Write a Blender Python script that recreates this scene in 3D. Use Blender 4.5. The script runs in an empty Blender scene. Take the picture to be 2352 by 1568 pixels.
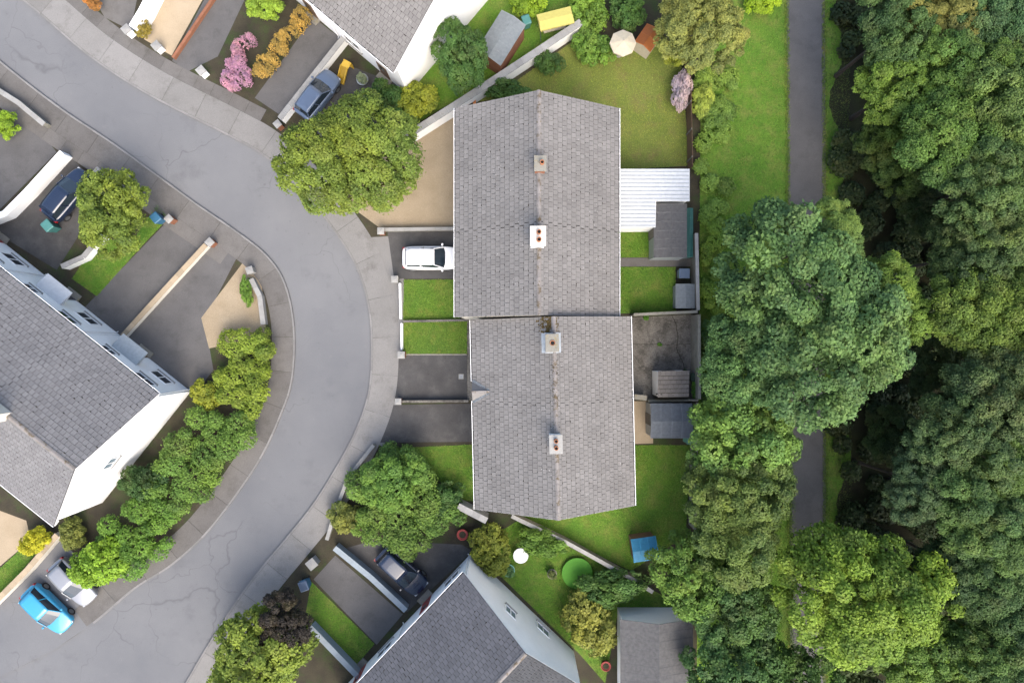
import bpy, bmesh, math, random
import numpy as np
from mathutils import Vector, Matrix
from mathutils.geometry import tessellate_polygon

R = math.radians
random.seed(7)
scn = bpy.context.scene
col = scn.collection

# ------------------------------------------------------------------ camera, sky, sun, exposure
CAM_H = 50.6          # drone height over the gardens, metres
PXM = 31.0            # survey scale: drawing units per metre at ground level
cam_d = bpy.data.cameras.new('camera')
cam_d.lens = 24.0
cam_d.sensor_width = 36.0
cam_d.clip_end = 2000
cam = bpy.data.objects.new('camera', cam_d)
cam.location = (0, 0, CAM_H)
cam.rotation_euler = (0, 0, 0)
col.objects.link(cam)
scn.camera = cam

SUN_EL, SUN_AZ = 52.0, 162.0     # compass bearing of the sun, picture top = north
world = bpy.data.worlds.new('World')
scn.world = world
world.use_nodes = True
wn = world.node_tree
for n in list(wn.nodes):
    wn.nodes.remove(n)
sky = wn.nodes.new('ShaderNodeTexSky')
sky.sky_type = 'NISHITA'
sky.sun_disc = False
sky.sun_elevation = R(SUN_EL)
sky.sun_rotation = R(SUN_AZ)
sky.air_density = 1.0
sky.dust_density = 4.0
sky.ozone_density = 0.6
bg = wn.nodes.new('ShaderNodeBackground')
bg.inputs['Strength'].default_value = 0.15
wo = wn.nodes.new('ShaderNodeOutputWorld')
wn.links.new(sky.outputs[0], bg.inputs[0])
wn.links.new(bg.outputs[0], wo.inputs[0])

sun_d = bpy.data.lights.new('sun', 'SUN')
sun_d.energy = 1.15
sun_d.angle = R(60)
sun_d.color = (1.0, 0.95, 0.87)
sun = bpy.data.objects.new('sun', sun_d)
sun.rotation_euler = (R(90 - SUN_EL), 0, R(180 - SUN_AZ))
sun.location = (20, -40, 60)
col.objects.link(sun)

scn.view_settings.view_transform = 'Standard'
scn.view_settings.look = 'None'
scn.view_settings.gamma = 1.0
scn.view_settings.exposure = 1.62
scn.cycles.use_denoising = True
scn.cycles.max_bounces = 6


def W(u, v, z=0.0):
    """survey drawing point -> world point standing at height z"""
    f = (1 - z / CAM_H) / PXM
    return Vector(((u - 1176) * f, (784 - v) * f, z))


# ------------------------------------------------------------------ materials
MATS = {}
K = 0.55             # overall albedo level of the built surfaces
BRIGHT = {'white_render': .92, 'pvc_white': .9, 'polycarbonate': .62, 'paint_white': .9, 'cream_render': .8}


def nodes_of(name):
    m = bpy.data.materials.new(name)
    m.use_nodes = True
    nt = m.node_tree
    b = nt.nodes['Principled BSDF']
    MATS[name] = m
    return m, nt, b


def N(nt, t, **kw):
    n = nt.nodes.new(t)
    for k, v in kw.items():
        setattr(n, k, v)
    return n


def noise(nt, pos, scale, detail=5, rough=0.6, sx=1, sy=1):
    n = N(nt, 'ShaderNodeTexNoise')
    n.inputs['Scale'].default_value = scale
    n.inputs['Detail'].default_value = detail
    n.inputs['Roughness'].default_value = rough
    if sx != 1 or sy != 1:
        mp = N(nt, 'ShaderNodeMapping')
        mp.inputs['Scale'].default_value = (sx, sy, 1)
        nt.links.new(pos, mp.inputs['Vector'])
        pos = mp.outputs[0]
    nt.links.new(pos, n.inputs['Vector'])
    return n.outputs['Fac']


def ramp(nt, fac, a, b, ca=(0, 0, 0, 1), cb=(1, 1, 1, 1)):
    r = N(nt, 'ShaderNodeValToRGB')
    r.color_ramp.elements[0].position = a
    r.color_ramp.elements[1].position = b
    r.color_ramp.elements[0].color = ca
    r.color_ramp.elements[1].color = cb
    nt.links.new(fac, r.inputs[0])
    return r.outputs[0]


def mix(nt, fac, a, b, blend='MIX'):
    m = N(nt, 'ShaderNodeMix', data_type='RGBA', blend_type=blend)
    for sock, val in ((m.inputs[0], fac), (m.inputs[6], a), (m.inputs[7], b)):
        if hasattr(val, 'is_linked'):
            nt.links.new(val, sock)
        elif isinstance(val, (int, float)):
            sock.default_value = val
        else:
            sock.default_value = (*val, 1) if len(val) == 3 else val
    return m.outputs[2]


def math_n(nt, op, a, b=0.0):
    m = N(nt, 'ShaderNodeMath', operation=op)
    for i, x in enumerate((a, b)):
        if hasattr(x, 'is_linked'):
            nt.links.new(x, m.inputs[i])
        else:
            m.inputs[i].default_value = x
    return m.outputs[0]


def surf(name, c1, c2, big=0.35, fine=18, fine_amt=0.35, rough=0.9, bump=0.0, stains=(), jitter=0.0, spec=0.25,
         speck=None, metal=0.0, coat=0.0):
    """weathered matt surface: two tones in broad patches, fine grain, shaped stains"""
    m, nt, b = nodes_of(name)
    k = BRIGHT.get(name, K)
    c1, c2 = (tuple(x * k for x in c) for c in (c1, c2))
    stains = [(a, lo, hi, tuple(x * k for x in c), am) for a, lo, hi, c, am in stains]
    geo = N(nt, 'ShaderNodeNewGeometry')
    pos = geo.outputs['Position']
    f = ramp(nt, noise(nt, pos, big, 6, 0.65), 0.32, 0.68)
    c = mix(nt, f, c1, c2)
    for (sc, lo, hi, colr, amt) in stains:
        s = ramp(nt, noise(nt, pos, sc, 7, 0.7), lo, hi)
        s = math_n(nt, 'MULTIPLY', s, amt)
        c = mix(nt, s, c, colr)
    g = noise(nt, pos, fine, 4, 0.75)
    gg = ramp(nt, g, 0.25, 0.75, (1 - fine_amt, 1 - fine_amt, 1 - fine_amt, 1), (1 + fine_amt, 1 + fine_amt, 1 + fine_amt, 1))
    c = mix(nt, 1.0, c, gg, 'MULTIPLY')
    if jitter:
        oi = N(nt, 'ShaderNodeObjectInfo')
        rnd = math_n(nt, 'FRACT', math_n(nt, 'ADD', geo.outputs['Random Per Island'], oi.outputs['Random']))
        j = ramp(nt, rnd, 0.0, 1.0, (1 - jitter,) * 3 + (1,), (1 + jitter,) * 3 + (1,))
        c = mix(nt, 1.0, c, j, 'MULTIPLY')
    if speck:
        vo = N(nt, 'ShaderNodeTexVoronoi', feature='F1')
        vo.inputs['Scale'].default_value = speck[0]
        nt.links.new(pos, vo.inputs['Vector'])
        sp = ramp(nt, vo.outputs['Distance'], speck[1], speck[1] + 0.03, (1, 1, 1, 1), (0, 0, 0, 1))
        keep = ramp(nt, noise(nt, pos, 0.9, 3, 0.6), 0.5, 0.62)
        c = mix(nt, math_n(nt, 'MULTIPLY', math_n(nt, 'MULTIPLY', sp, keep), speck[3]), c, speck[2])
    nt.links.new(c, b.inputs['Base Color'])
    b.inputs['Roughness'].default_value = rough
    b.inputs['Specular IOR Level'].default_value = spec
    b.inputs['Metallic'].default_value = metal
    b.inputs['Coat Weight'].default_value = coat
    if bump:
        bp = N(nt, 'ShaderNodeBump')
        bp.inputs['Strength'].default_value = bump
        bp.inputs['Distance'].default_value = 0.02
        nt.links.new(g, bp.inputs['Height'])
        nt.links.new(bp.outputs[0], b.inputs['Normal'])
    return m


def plain(name, c, rough=0.5, metal=0.0, spec=0.5, coat=0.0, var=0.08):
    m, nt, b = nodes_of(name)
    k = BRIGHT.get(name, K)
    c = tuple(x * k for x in c)
    geo = N(nt, 'ShaderNodeNewGeometry')
    f = noise(nt, geo.outputs['Position'], 5, 4, 0.6)
    cc = ramp(nt, f, 0.3, 0.7, tuple(x * (1 - var) for x in c) + (1,), tuple(x * (1 + var) for x in c) + (1,))
    nt.links.new(cc, b.inputs['Base Color'])
    b.inputs['Roughness'].default_value = rough
    b.inputs['Metallic'].default_value = metal
    b.inputs['Specular IOR Level'].default_value = spec
    b.inputs['Coat Weight'].default_value = coat
    return m


def leafy(name, dry=(0.2, 0.17, 0.05), big=0.5, var=0.45, trans=0.25, dry_amt=0.25):
    """leaves and blades; the hue of each plant comes from its own object colour"""
    m, nt, b = nodes_of(name)
    geo = N(nt, 'ShaderNodeNewGeometry')
    oi = N(nt, 'ShaderNodeObjectInfo')
    at = N(nt, 'ShaderNodeAttribute')
    at.attribute_name = 'tone'
    c = oi.outputs['Color']
    j = ramp(nt, at.outputs['Fac'], 0.0, 1.0, (1 - var * 1.1, 1 - var * .95, 1 - var * .9, 1), (1 + var * 1.15, 1 + var * 0.95, 1 + var * 0.4, 1))
    c = mix(nt, 1.0, c, j, 'MULTIPLY')
    hv = ramp(nt, noise(nt, geo.outputs['Position'], 0.28, 4, 0.6), 0.3, 0.7, (.82, .9, 1.0, 1), (1.2, 1.1, .85, 1))
    c = mix(nt, 1.0, c, hv, 'MULTIPLY')
    d = ramp(nt, noise(nt, geo.outputs['Position'], big, 5, 0.65), 0.5, 0.75)
    c = mix(nt, math_n(nt, 'MULTIPLY', d, dry_amt), c, dry)
    nt.links.new(c, b.inputs['Base Color'])
    b.inputs['Roughness'].default_value = 0.62
    b.inputs['Specular IOR Level'].default_value = 0.25
    tr = N(nt, 'ShaderNodeBsdfTranslucent')
    nt.links.new(c, tr.inputs['Color'])
    ms = N(nt, 'ShaderNodeMixShader')
    ms.inputs[0].default_value = trans
    nt.links.new(b.outputs[0], ms.inputs[1])
    nt.links.new(tr.outputs[0], ms.inputs[2])
    nt.links.new(ms.outputs[0], nt.nodes['Material Output'].inputs[0])
    return m


surf('asphalt', (0.178, 0.183, 0.195), (0.262, 0.264, 0.268), 0.06, 26, 0.22, 0.92, 0.3,
     stains=((0.35, 0.56, 0.75, (0.15, 0.152, 0.16), 0.6), (1.6, 0.62, 0.72, (0.27, 0.27, 0.265), 0.5)))


def road_wear(name):
    """hairline crazing, sealed joints and worn patches on the carriageway"""
    nt = M_[name].node_tree
    b = nt.nodes['Principled BSDF']
    src = b.inputs['Base Color'].links[0].from_socket
    geo = N(nt, 'ShaderNodeNewGeometry')
    wob = N(nt, 'ShaderNodeTexNoise')
    wob.inputs['Scale'].default_value = .7
    nt.links.new(geo.outputs['Position'], wob.inputs['Vector'])
    v = N(nt, 'ShaderNodeVectorMath', operation='MULTIPLY_ADD')
    nt.links.new(wob.outputs['Color'], v.inputs[0])
    v.inputs[1].default_value = (2.2, 2.2, 0)
    nt.links.new(geo.outputs['Position'], v.inputs[2])
    vo = N(nt, 'ShaderNodeTexVoronoi', feature='DISTANCE_TO_EDGE')
    vo.inputs['Scale'].default_value = .16
    nt.links.new(v.outputs[0], vo.inputs['Vector'])
    line = ramp(nt, vo.outputs['Distance'], .0, .0055, (1, 1, 1, 1), (0, 0, 0, 1))
    keep = ramp(nt, noise(nt, geo.outputs['Position'], .12, 3, .5), .46, .56)
    f = math_n(nt, 'MULTIPLY', math_n(nt, 'MULTIPLY', line, keep), .38)
    c = mix(nt, f, src, (.045, .045, .047))
    blot = ramp(nt, noise(nt, geo.outputs['Position'], 3.2, 5, .7), .64, .70)
    c = mix(nt, math_n(nt, 'MULTIPLY', blot, .35), c, (.07, .07, .07))
    nt.links.new(c, b.inputs['Base Color'])


M_ = MATS
road_wear('asphalt')
surf('tarmac', (0.074, 0.072, 0.071), (0.125, 0.121, 0.117), 0.45, 24, 0.35, 0.93, 0.4,
     stains=((0.9, 0.52, 0.72, (0.145, 0.138, 0.13), 0.7), (2.3, 0.6, 0.72, (0.05, 0.045, 0.035), 0.7)))
surf('tarmac_grey', (0.132, 0.128, 0.126), (0.175, 0.17, 0.166), 0.4, 24, 0.28, 0.93, 0.4,
     stains=((0.7, 0.52, 0.72, (0.09, 0.088, 0.085), 0.6),))
surf('footpath', (0.27, 0.262, 0.247), (0.32, 0.31, 0.295), 0.3, 22, 0.22, 0.92, 0.3,
     stains=((0.8, 0.54, 0.74, (0.165, 0.155, 0.14), 0.7), (3.0, 0.62, 0.74, (0.13, 0.13, 0.1), 0.4)), jitter=0.09)
surf('footpath_worn', (0.165, 0.155, 0.145), (0.205, 0.195, 0.182), 0.3, 22, 0.25, 0.92, 0.3,
     stains=((0.8, 0.5, 0.74, (0.11, 0.102, 0.09), 0.7),), jitter=0.09)
surf('kerb', (0.25, 0.245, 0.235), (0.31, 0.30, 0.29), 0.8, 20, 0.2, 0.9, 0.2, jitter=0.12)
surf('yard', (0.175, 0.16, 0.138), (0.275, 0.256, 0.225), 0.8, 9, 0.5, 0.93, 0.4,
     stains=((1.1, 0.46, 0.62, (0.085, 0.079, 0.068), 0.8), (2.6, 0.54, 0.66, (0.32, 0.3, 0.26), 0.6),
             (1.7, 0.6, 0.72, (0.085, 0.065, 0.035), 0.6)))
surf('tan_gravel', (0.40, 0.315, 0.205), (0.49, 0.40, 0.275), 0.5, 30, 0.4, 0.95, 0.6)
surf('tan_paving', (0.47, 0.375, 0.25), (0.56, 0.45, 0.31), 0.6, 20, 0.2, 0.9, 0.2, jitter=0.14)
surf('soil', (0.05, 0.042, 0.03), (0.085, 0.075, 0.045), 0.8, 16, 0.5, 0.95, 0.6,
     stains=((0.5, 0.5, 0.65, (0.055, 0.085, 0.025), 0.9),))
surf('forest_floor', (0.03, 0.026, 0.014), (0.045, 0.055, 0.018), 0.6, 12, 0.5, 0.95, 0.6)
surf('lawn_mat', (0.095, 0.235, 0.02), (0.17, 0.32, 0.035), 0.5, 11, 0.5, 0.95, 0.5,
     stains=((0.9, 0.46, 0.68, (0.27, 0.29, 0.07), 0.8), (3.1, 0.58, 0.7, (0.06, 0.17, 0.02), 0.6)))
surf('lawn_dry', (0.17, 0.23, 0.04), (0.23, 0.27, 0.06), 0.4, 22, 0.4, 0.95, 0.5,
     stains=((0.7, 0.5, 0.68, (0.24, 0.19, 0.075), 0.75),))
surf('roof_tile', (0.240, 0.228, 0.217), (0.292, 0.278, 0.265), 0.5, 30, 0.16, 0.88, 0.25,
     stains=((1.9, 0.60, 0.74, (0.19, 0.18, 0.172), 0.5),), jitter=0.085,
     speck=(5.5, 0.075, (0.66, 0.66, 0.62), 0.85))
surf('tail_shade_grime', (0.10, 0.094, 0.088), (0.17, 0.16, 0.15), 2.2, 30, 0.3, 0.95, 0.2, jitter=0.3)  # dark tile tails: shade of the course line put into the colour, with dirt
surf('roof_tile_west', (0.225, 0.222, 0.226), (0.265, 0.26, 0.262), 0.5, 30, 0.16, 0.88, 0.25,
     stains=((1.9, 0.58, 0.74, (0.17, 0.165, 0.16), 0.5),), jitter=0.09)
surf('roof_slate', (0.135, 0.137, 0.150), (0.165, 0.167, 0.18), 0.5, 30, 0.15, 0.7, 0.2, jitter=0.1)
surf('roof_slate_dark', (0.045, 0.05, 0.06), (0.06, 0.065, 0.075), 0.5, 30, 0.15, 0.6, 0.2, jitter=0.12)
surf('shed_tile', (0.18, 0.166, 0.157), (0.23, 0.213, 0.2), 0.9, 26, 0.2, 0.9, 0.2,
     stains=((2.5, 0.6, 0.72, (0.27, 0.26, 0.24), 0.5),), jitter=0.1, speck=(4.5, 0.07, (0.6, 0.6, 0.56), 0.9))
surf('ridge_tile_mat', (0.285, 0.26, 0.245), (0.34, 0.315, 0.295), 1.2, 24, 0.2, 0.9, 0.3,
     stains=((2.2, 0.52, 0.62, (0.14, 0.1, 0.045), 0.85),), jitter=0.1)
plain('underlay', (0.028, 0.026, 0.024), 0.95)
surf('moss_dark', (0.022, 0.018, 0.012), (0.045, 0.035, 0.018), 3, 14, 0.4, 1.0, 0.5)
surf('moss_brown', (0.12, 0.075, 0.022), (0.16, 0.115, 0.035), 3, 14, 0.5, 1.0, 0.6)
surf('white_render', (0.78, 0.78, 0.76), (0.84, 0.84, 0.825), 0.5, 12, 0.05, 0.85, 0.15,
     stains=((0.8, 0.6, 0.8, (0.6, 0.6, 0.56), 0.35),))
surf('cream_render', (0.60, 0.56, 0.48), (0.68, 0.64, 0.56), 0.5, 12, 0.06, 0.88, 0.15,
     stains=((0.9, 0.56, 0.8, (0.42, 0.38, 0.3), 0.5),))
surf('wall_cap', (0.36, 0.355, 0.335), (0.48, 0.475, 0.45), 0.9, 16, 0.15, 0.9, 0.2,
     stains=((1.8, 0.54, 0.72, (0.3, 0.29, 0.24), 0.7),), jitter=0.1)
surf('wall_bluish', (0.36, 0.42, 0.46), (0.44, 0.50, 0.54), 0.9, 16, 0.12, 0.9, 0.2,
     stains=((1.8, 0.56, 0.72, (0.26, 0.28, 0.28), 0.6),), jitter=0.06)
surf('block_wall', (0.29, 0.28, 0.23), (0.38, 0.365, 0.31), 0.8, 18, 0.25, 0.93, 0.3,
     stains=((1.5, 0.52, 0.7, (0.12, 0.135, 0.07), 0.6),))
surf('concrete_pale', (0.29, 0.275, 0.23), (0.36, 0.345, 0.295), 1.4, 22, 0.3, 0.93, 0.4,
     stains=((4.0, 0.56, 0.66, (0.36, 0.27, 0.09), 0.7), (6.0, 0.58, 0.66, (0.17, 0.155, 0.125), 0.6)))
surf('brick_red', (0.30, 0.125, 0.07), (0.38, 0.17, 0.10), 2, 20, 0.25, 0.9, 0.3, jitter=0.15)
plain('pvc_white', (0.80, 0.80, 0.79), 0.45)
plain('pvc_grey', (0.16, 0.165, 0.165), 0.5)
plain('gutter_silt', (0.02, 0.022, 0.016), 1.0)
plain('lead', (0.46, 0.50, 0.53), 0.55, 0.0, 0.4, var=0.2)
plain('steel_grey', (0.32, 0.34, 0.35), 0.4, 0.6)
plain('terracotta', (0.50, 0.20, 0.09), 0.8)
plain('soot', (0.008, 0.008, 0.008), 1.0)
plain('glass_dark', (0.03, 0.045, 0.06), 0.06, 0.0, 0.7)
plain('glass_pale', (0.30, 0.38, 0.44), 0.1, 0.0, 0.6)
plain('polycarbonate', (0.70, 0.72, 0.73), 0.35, 0.0, 0.5)
plain('felt_grey', (0.19, 0.19, 0.195), 0.9, var=0.15)
plain('felt_light', (0.27, 0.268, 0.268), 0.9, var=0.18)
plain('felt_blue', (0.27, 0.31, 0.36), 0.85, var=0.15)
plain('sheet_pale', (0.46, 0.51, 0.53), 0.5, var=0.12)
plain('bark', (0.075, 0.055, 0.04), 0.95, var=0.3)
plain('wood_brown', (0.19, 0.11, 0.06), 0.8, var=0.2)
plain('wood_grey', (0.20, 0.185, 0.16), 0.85, var=0.2)
plain('rubber', (0.015, 0.015, 0.015), 0.8)
plain('plastic_dark_green', (0.02, 0.055, 0.035), 0.5)
plain('plastic_blue', (0.05, 0.19, 0.33), 0.5)
plain('plastic_teal', (0.09, 0.30, 0.27), 0.5)
plain('plastic_black', (0.02, 0.02, 0.022), 0.5)
plain('plastic_mint', (0.22, 0.52, 0.40), 0.5)
plain('tarp_blue', (0.055, 0.38, 0.66), 0.6, var=0.12)
plain('canvas_yellow', (0.68, 0.60, 0.16), 0.9)
plain('canvas_cream', (0.70, 0.62, 0.46), 0.9)
plain('canvas_red', (0.42, 0.07, 0.06), 0.8)
plain('orange_plastic', (0.72, 0.24, 0.06), 0.6)
plain('yellow_plastic', (0.78, 0.50, 0.05), 0.5)
plain('play_green', (0.10, 0.36, 0.02), 0.8)
plain('lamp_red', (0.35, 0.01, 0.01), 0.3)
plain('lamp_clear', (0.6, 0.62, 0.64), 0.15)
plain('paint_cyan', (0.045, 0.40, 0.66), 0.25, 0.0, 0.5, 0.6, 0.02)
plain('paint_white', (0.80, 0.80, 0.80), 0.25, 0.0, 0.5, 0.6, 0.02)
plain('paint_silver', (0.42, 0.43, 0.45), 0.3, 0.4, 0.5, 0.5, 0.02)
plain('paint_navy', (0.015, 0.028, 0.065), 0.25, 0.0, 0.5, 0.6, 0.02)
plain('paint_slate', (0.17, 0.225, 0.32), 0.28, 0.2, 0.5, 0.6, 0.02)
leafy('leaf', big=0.6, var=0.5)
leafy('grass_blade', dry=(0.26, 0.23, 0.06), big=0.8, var=0.45, trans=0.2, dry_amt=0.75)
leafy('petal', dry=(0.12, 0.16, 0.05), big=2.5, var=0.35, trans=0.2, dry_amt=0.6)
M = MATS


# ------------------------------------------------------------------ mesh helpers
class MB:
    def __init__(self):
        self.v, self.f, self.mi = [], [], []
        self.m = 0

    def add(self, verts, faces):
        o = len(self.v)
        self.v += [tuple(p) for p in verts]
        self.f += [tuple(i + o for i in f) for f in faces]
        self.mi += [self.m] * len(faces)

    def box(self, x0, x1, y0, y1, z0, z1, mat=None):
        vs = [Vector(p) for p in ((x0, y0, z0), (x1, y0, z0), (x1, y1, z0), (x0, y1, z0),
                                  (x0, y0, z1), (x1, y0, z1), (x1, y1, z1), (x0, y1, z1))]
        if mat is not None:
            vs = [mat @ p for p in vs]
        self.add(vs, [(0, 3, 2, 1), (4, 5, 6, 7), (0, 1, 5, 4), (1, 2, 6, 5), (2, 3, 7, 6), (3, 0, 4, 7)])

    def prism(self, pts, z0, z1):
        pts = [(p[0], p[1]) for p in pts]
        a = sum(pts[i][0] * pts[(i + 1) % len(pts)][1] - pts[(i + 1) % len(pts)][0] * pts[i][1] for i in range(len(pts)))
        if a < 0:
            pts = pts[::-1]
        n = len(pts)
        tris = tessellate_polygon([[Vector((p[0], p[1], 0)) for p in pts]])
        vs = [(p[0], p[1], z0) for p in pts] + [(p[0], p[1], z1) for p in pts]
        fs = []
        for t in tris:
            (ax, ay), (bx, by), (cx, cy) = (pts[i] for i in t)
            if (bx - ax) * (cy - ay) - (by - ay) * (cx - ax) < 0:
                t = t[::-1]
            fs.append(tuple(i + n for i in t))
            fs.append(tuple(t[::-1]))
        fs += [(i, (i + 1) % n, n + (i + 1) % n, n + i) for i in range(n)]
        self.add(vs, fs)

    def sheet(self, pts, z):
        pts = [(p[0], p[1]) for p in pts]
        tris = tessellate_polygon([[Vector((p[0], p[1], 0)) for p in pts]])
        fs = []
        for t in tris:
            (ax, ay), (bx, by), (cx, cy) = (pts[i] for i in t)
            if (bx - ax) * (cy - ay) - (by - ay) * (cx - ax) < 0:
                t = t[::-1]
            fs.append(tuple(t))
        self.add([(p[0], p[1], z) for p in pts], fs)

    def tube(self, pts, radii, seg=8, caps=True):
        pts = [Vector(p) for p in pts]
        if isinstance(radii, (int, float)):
            radii = [radii] * len(pts)
        rings = []
        ref = None
        for i, p in enumerate(pts):
            d = (pts[min(i + 1, len(pts) - 1)] - pts[max(i - 1, 0)]).normalized()
            if ref is None:
                ref = Vector((1, 0, 0)) if abs(d.x) < 0.8 else Vector((0, 1, 0))
            a = d.cross(ref).normalized()
            b = d.cross(a).normalized()
            ref = a.cross(d).normalized() * -1 if False else ref
            rings.append([p + (a * math.cos(t) + b * math.sin(t)) * radii[i] for t in
                          (2 * math.pi * k / seg for k in range(seg))])
        vs = [q for r in rings for q in r]
        fs = []
        for i in range(len(pts) - 1):
            for k in range(seg):
                k2 = (k + 1) % seg
                fs.append((i * seg + k, i * seg + k2, (i + 1) * seg + k2, (i + 1) * seg + k))
        if caps:
            fs.append(tuple(range(seg))[::-1])
            fs.append(tuple((len(pts) - 1) * seg + k for k in range(seg)))
        self.add(vs, fs)

    def lathe(self, prof, seg=16, c=(0, 0, 0)):
        vs, fs = [], []
        for (r, z) in prof:
            for k in range(seg):
                t = 2 * math.pi * k / seg
                vs.append((c[0] + r * math.cos(t), c[1] + r * math.sin(t), c[2] + z))
        for i in range(len(prof) - 1):
            for k in range(seg):
                k2 = (k + 1) % seg
                fs.append((i * seg + k, i * seg + k2, (i + 1) * seg + k2, (i + 1) * seg + k))
        fs.append(tuple(range(seg))[::-1])
        fs.append(tuple((len(prof) - 1) * seg + k for k in range(seg)))
        self.add(vs, fs)

    def mesh(self, name, mats, smooth=False):
        me = bpy.data.meshes.new(name)
        me.from_pydata(self.v, [], self.f)
        for m in (mats if isinstance(mats, (list, tuple)) else [mats]):
            me.materials.append(m)
        if isinstance(mats, (list, tuple)) and len(mats) > 1:
            me.polygons.foreach_set('material_index', self.mi)
        if smooth:
            me.polygons.foreach_set('use_smooth', [True] * len(me.polygons))
        me.update()
        return me

    def build(self, name, mats, parent=None, smooth=False):
        return link(name, self.mesh(name, mats, smooth), parent)


def link(name, data, parent=None):
    o = bpy.data.objects.new(name, data)
    col.objects.link(o)
    if parent is not None:
        o.parent = parent
    return o


def tag(o, label=None, cat=None, group=None, kind=None):
    if label:
        o['label'] = label
    if cat:
        o['category'] = cat
    if group:
        o['group'] = group
    if kind:
        o['kind'] = kind
    return o


def thing(name, label, cat, loc=(0, 0, 0), rz=0.0, group=None):
    o = link(name, None)
    o.empty_display_size = 0.2
    o.location = loc
    o.rotation_euler = (0, 0, rz)
    return tag(o, label, cat, group)


def quick_box(name, mtl, parent, *a, **k):
    m = MB()
    m.box(*a, **k)
    return m.build(name, mtl, parent)


def flat(name, pts, mat, z, kind='structure'):
    """a piece of ground given by survey points"""
    m = MB()
    m.sheet([W(u, v) for u, v in pts], z)
    return tag(m.build(name, M[mat]), kind=kind)


def spline(pts, step=0.25):
    P = [Vector((p[0], p[1])) for p in pts]
    P = [P[0] * 2 - P[1]] + P + [P[-1] * 2 - P[-2]]
    out = []
    for i in range(1, len(P) - 2):
        p0, p1, p2, p3 = P[i - 1:i + 3]
        n = max(2, int((p2 - p1).length / step))
        for k in range(n):
            t = k / n
            out.append(0.5 * ((2 * p1) + (p2 - p0) * t + (2 * p0 - 5 * p1 + 4 * p2 - p3) * t * t + (3 * p1 - p0 - 3 * p2 + p3) * t ** 3))
    out.append(P[-2])
    return out


def offset(line, d):
    out = []
    for i, p in enumerate(line):
        t = (line[min(i + 1, len(line) - 1)] - line[max(i - 1, 0)]).normalized()
        out.append(p + Vector((-t.y, t.x)) * d)
    return out


# ------------------------------------------------------------------ ground, road, footpaths
g = MB()
g.sheet([(-400, -400), (400, -400), (400, 400), (-400, 400)], -0.13)
tag(g.build('ground', M['soil']), kind='structure')
g = MB()
g.sheet([(-70, -60), (70, -60), (70, 60), (-70, 60)], -0.116)
tag(g.build('road', M['asphalt']), kind='structure')

outer = spline([W(u, v) for u, v in ((-190, -170), (-60, -80), (68, 14), (205, 130), (342, 219), (513, 306), (605, 358),
                                      (690, 436), (765, 528), (818, 615), (845, 705), (852, 800), (845, 900),
                                      (815, 990), (768, 1078), (716, 1160), (660, 1230), (600, 1302), (545, 1375),
                                      (480, 1475), (425, 1568), (360, 1680), (300, 1790))])
inner = spline([W(u, v) for u, v in ((-230, -60), (-60, 88), (40, 172), (150, 255), (260, 328), (360, 400), (450, 466),
                                      (540, 528), (612, 585), (655, 650), (676, 750), (672, 870), (645, 955),
                                      (602, 1048), (540, 1142), (470, 1230), (392, 1300), (310, 1352), (215, 1432),
                                      (120, 1496), (0, 1556), (-150, 1620))])

land_e = offset(outer, 0.1)
g = MB()
g.prism(land_e + [Vector((-20, -75)), Vector((140, -75)), Vector((140, 75)), Vector((-40, 75))], -0.14, 0.0)
tag(g.build('garden_ground', M['soil']), kind='structure')
land_w = offset(inner, -0.1)
g = MB()
g.prism(land_w + [Vector((-140, -40)), Vector((-140, 60)), Vector((-60, 40))], -0.14, 0.0)
tag(g.build('garden_ground', M['soil']), kind='structure')


def paving_strip(name, line, d0, d1, unit, gap, z0, z1, mat, rng_=None):
    """bays or stones laid end to end along a curve, each with open joints"""
    a, b = offset(line, d0), offset(line, d1)
    if rng_ is not None:
        k0, k1 = (int(f * (len(line) - 1)) for f in rng_)
        line, a, b = line[k0:k1], a[k0:k1], b[k0:k1]
    m = MB()
    seg, acc = [0], 0.0
    for i in range(1, len(line)):
        acc += (line[i] - line[i - 1]).length
        if acc >= unit:
            seg.append(i)
            acc = 0.0
    for i0, i1 in zip(seg[:-1], seg[1:]):
        A, B = [p.copy() for p in a[i0:i1 + 1]], [p.copy() for p in b[i0:i1 + 1]]
        for L in (A, B):
            L[0] += (L[1] - L[0]).normalized() * gap / 2
            L[-1] -= (L[-1] - L[-2]).normalized() * gap / 2
        dz = random.uniform(-0.002, 0.002)
        n = len(A)
        vs = [(p.x, p.y, z1 + dz) for p in A] + [(p.x, p.y, z1 + dz) for p in B] + \
             [(p.x, p.y, z0) for p in A] + [(p.x, p.y, z0) for p in B]
        fs = []
        s = 1 if d1 > d0 else -1
        for k in range(n - 1):
            q = (k, k + 1, n + k + 1, n + k)
            fs.append(q if s > 0 else q[::-1])
            q = (k, 2 * n + k, 2 * n + k + 1, k + 1)
            fs.append(q if s > 0 else q[::-1])
            q = (n + k, n + k + 1, 3 * n + k + 1, 3 * n + k)
            fs.append(q if s > 0 else q[::-1])
        fs.append((0, n, 3 * n, 2 * n))
        fs.append((n - 1, 2 * n + n - 1, 3 * n + n - 1, n + n - 1))
        m.add(vs, fs)
    return tag(m.build(name, M[mat]), kind='structure')


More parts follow.
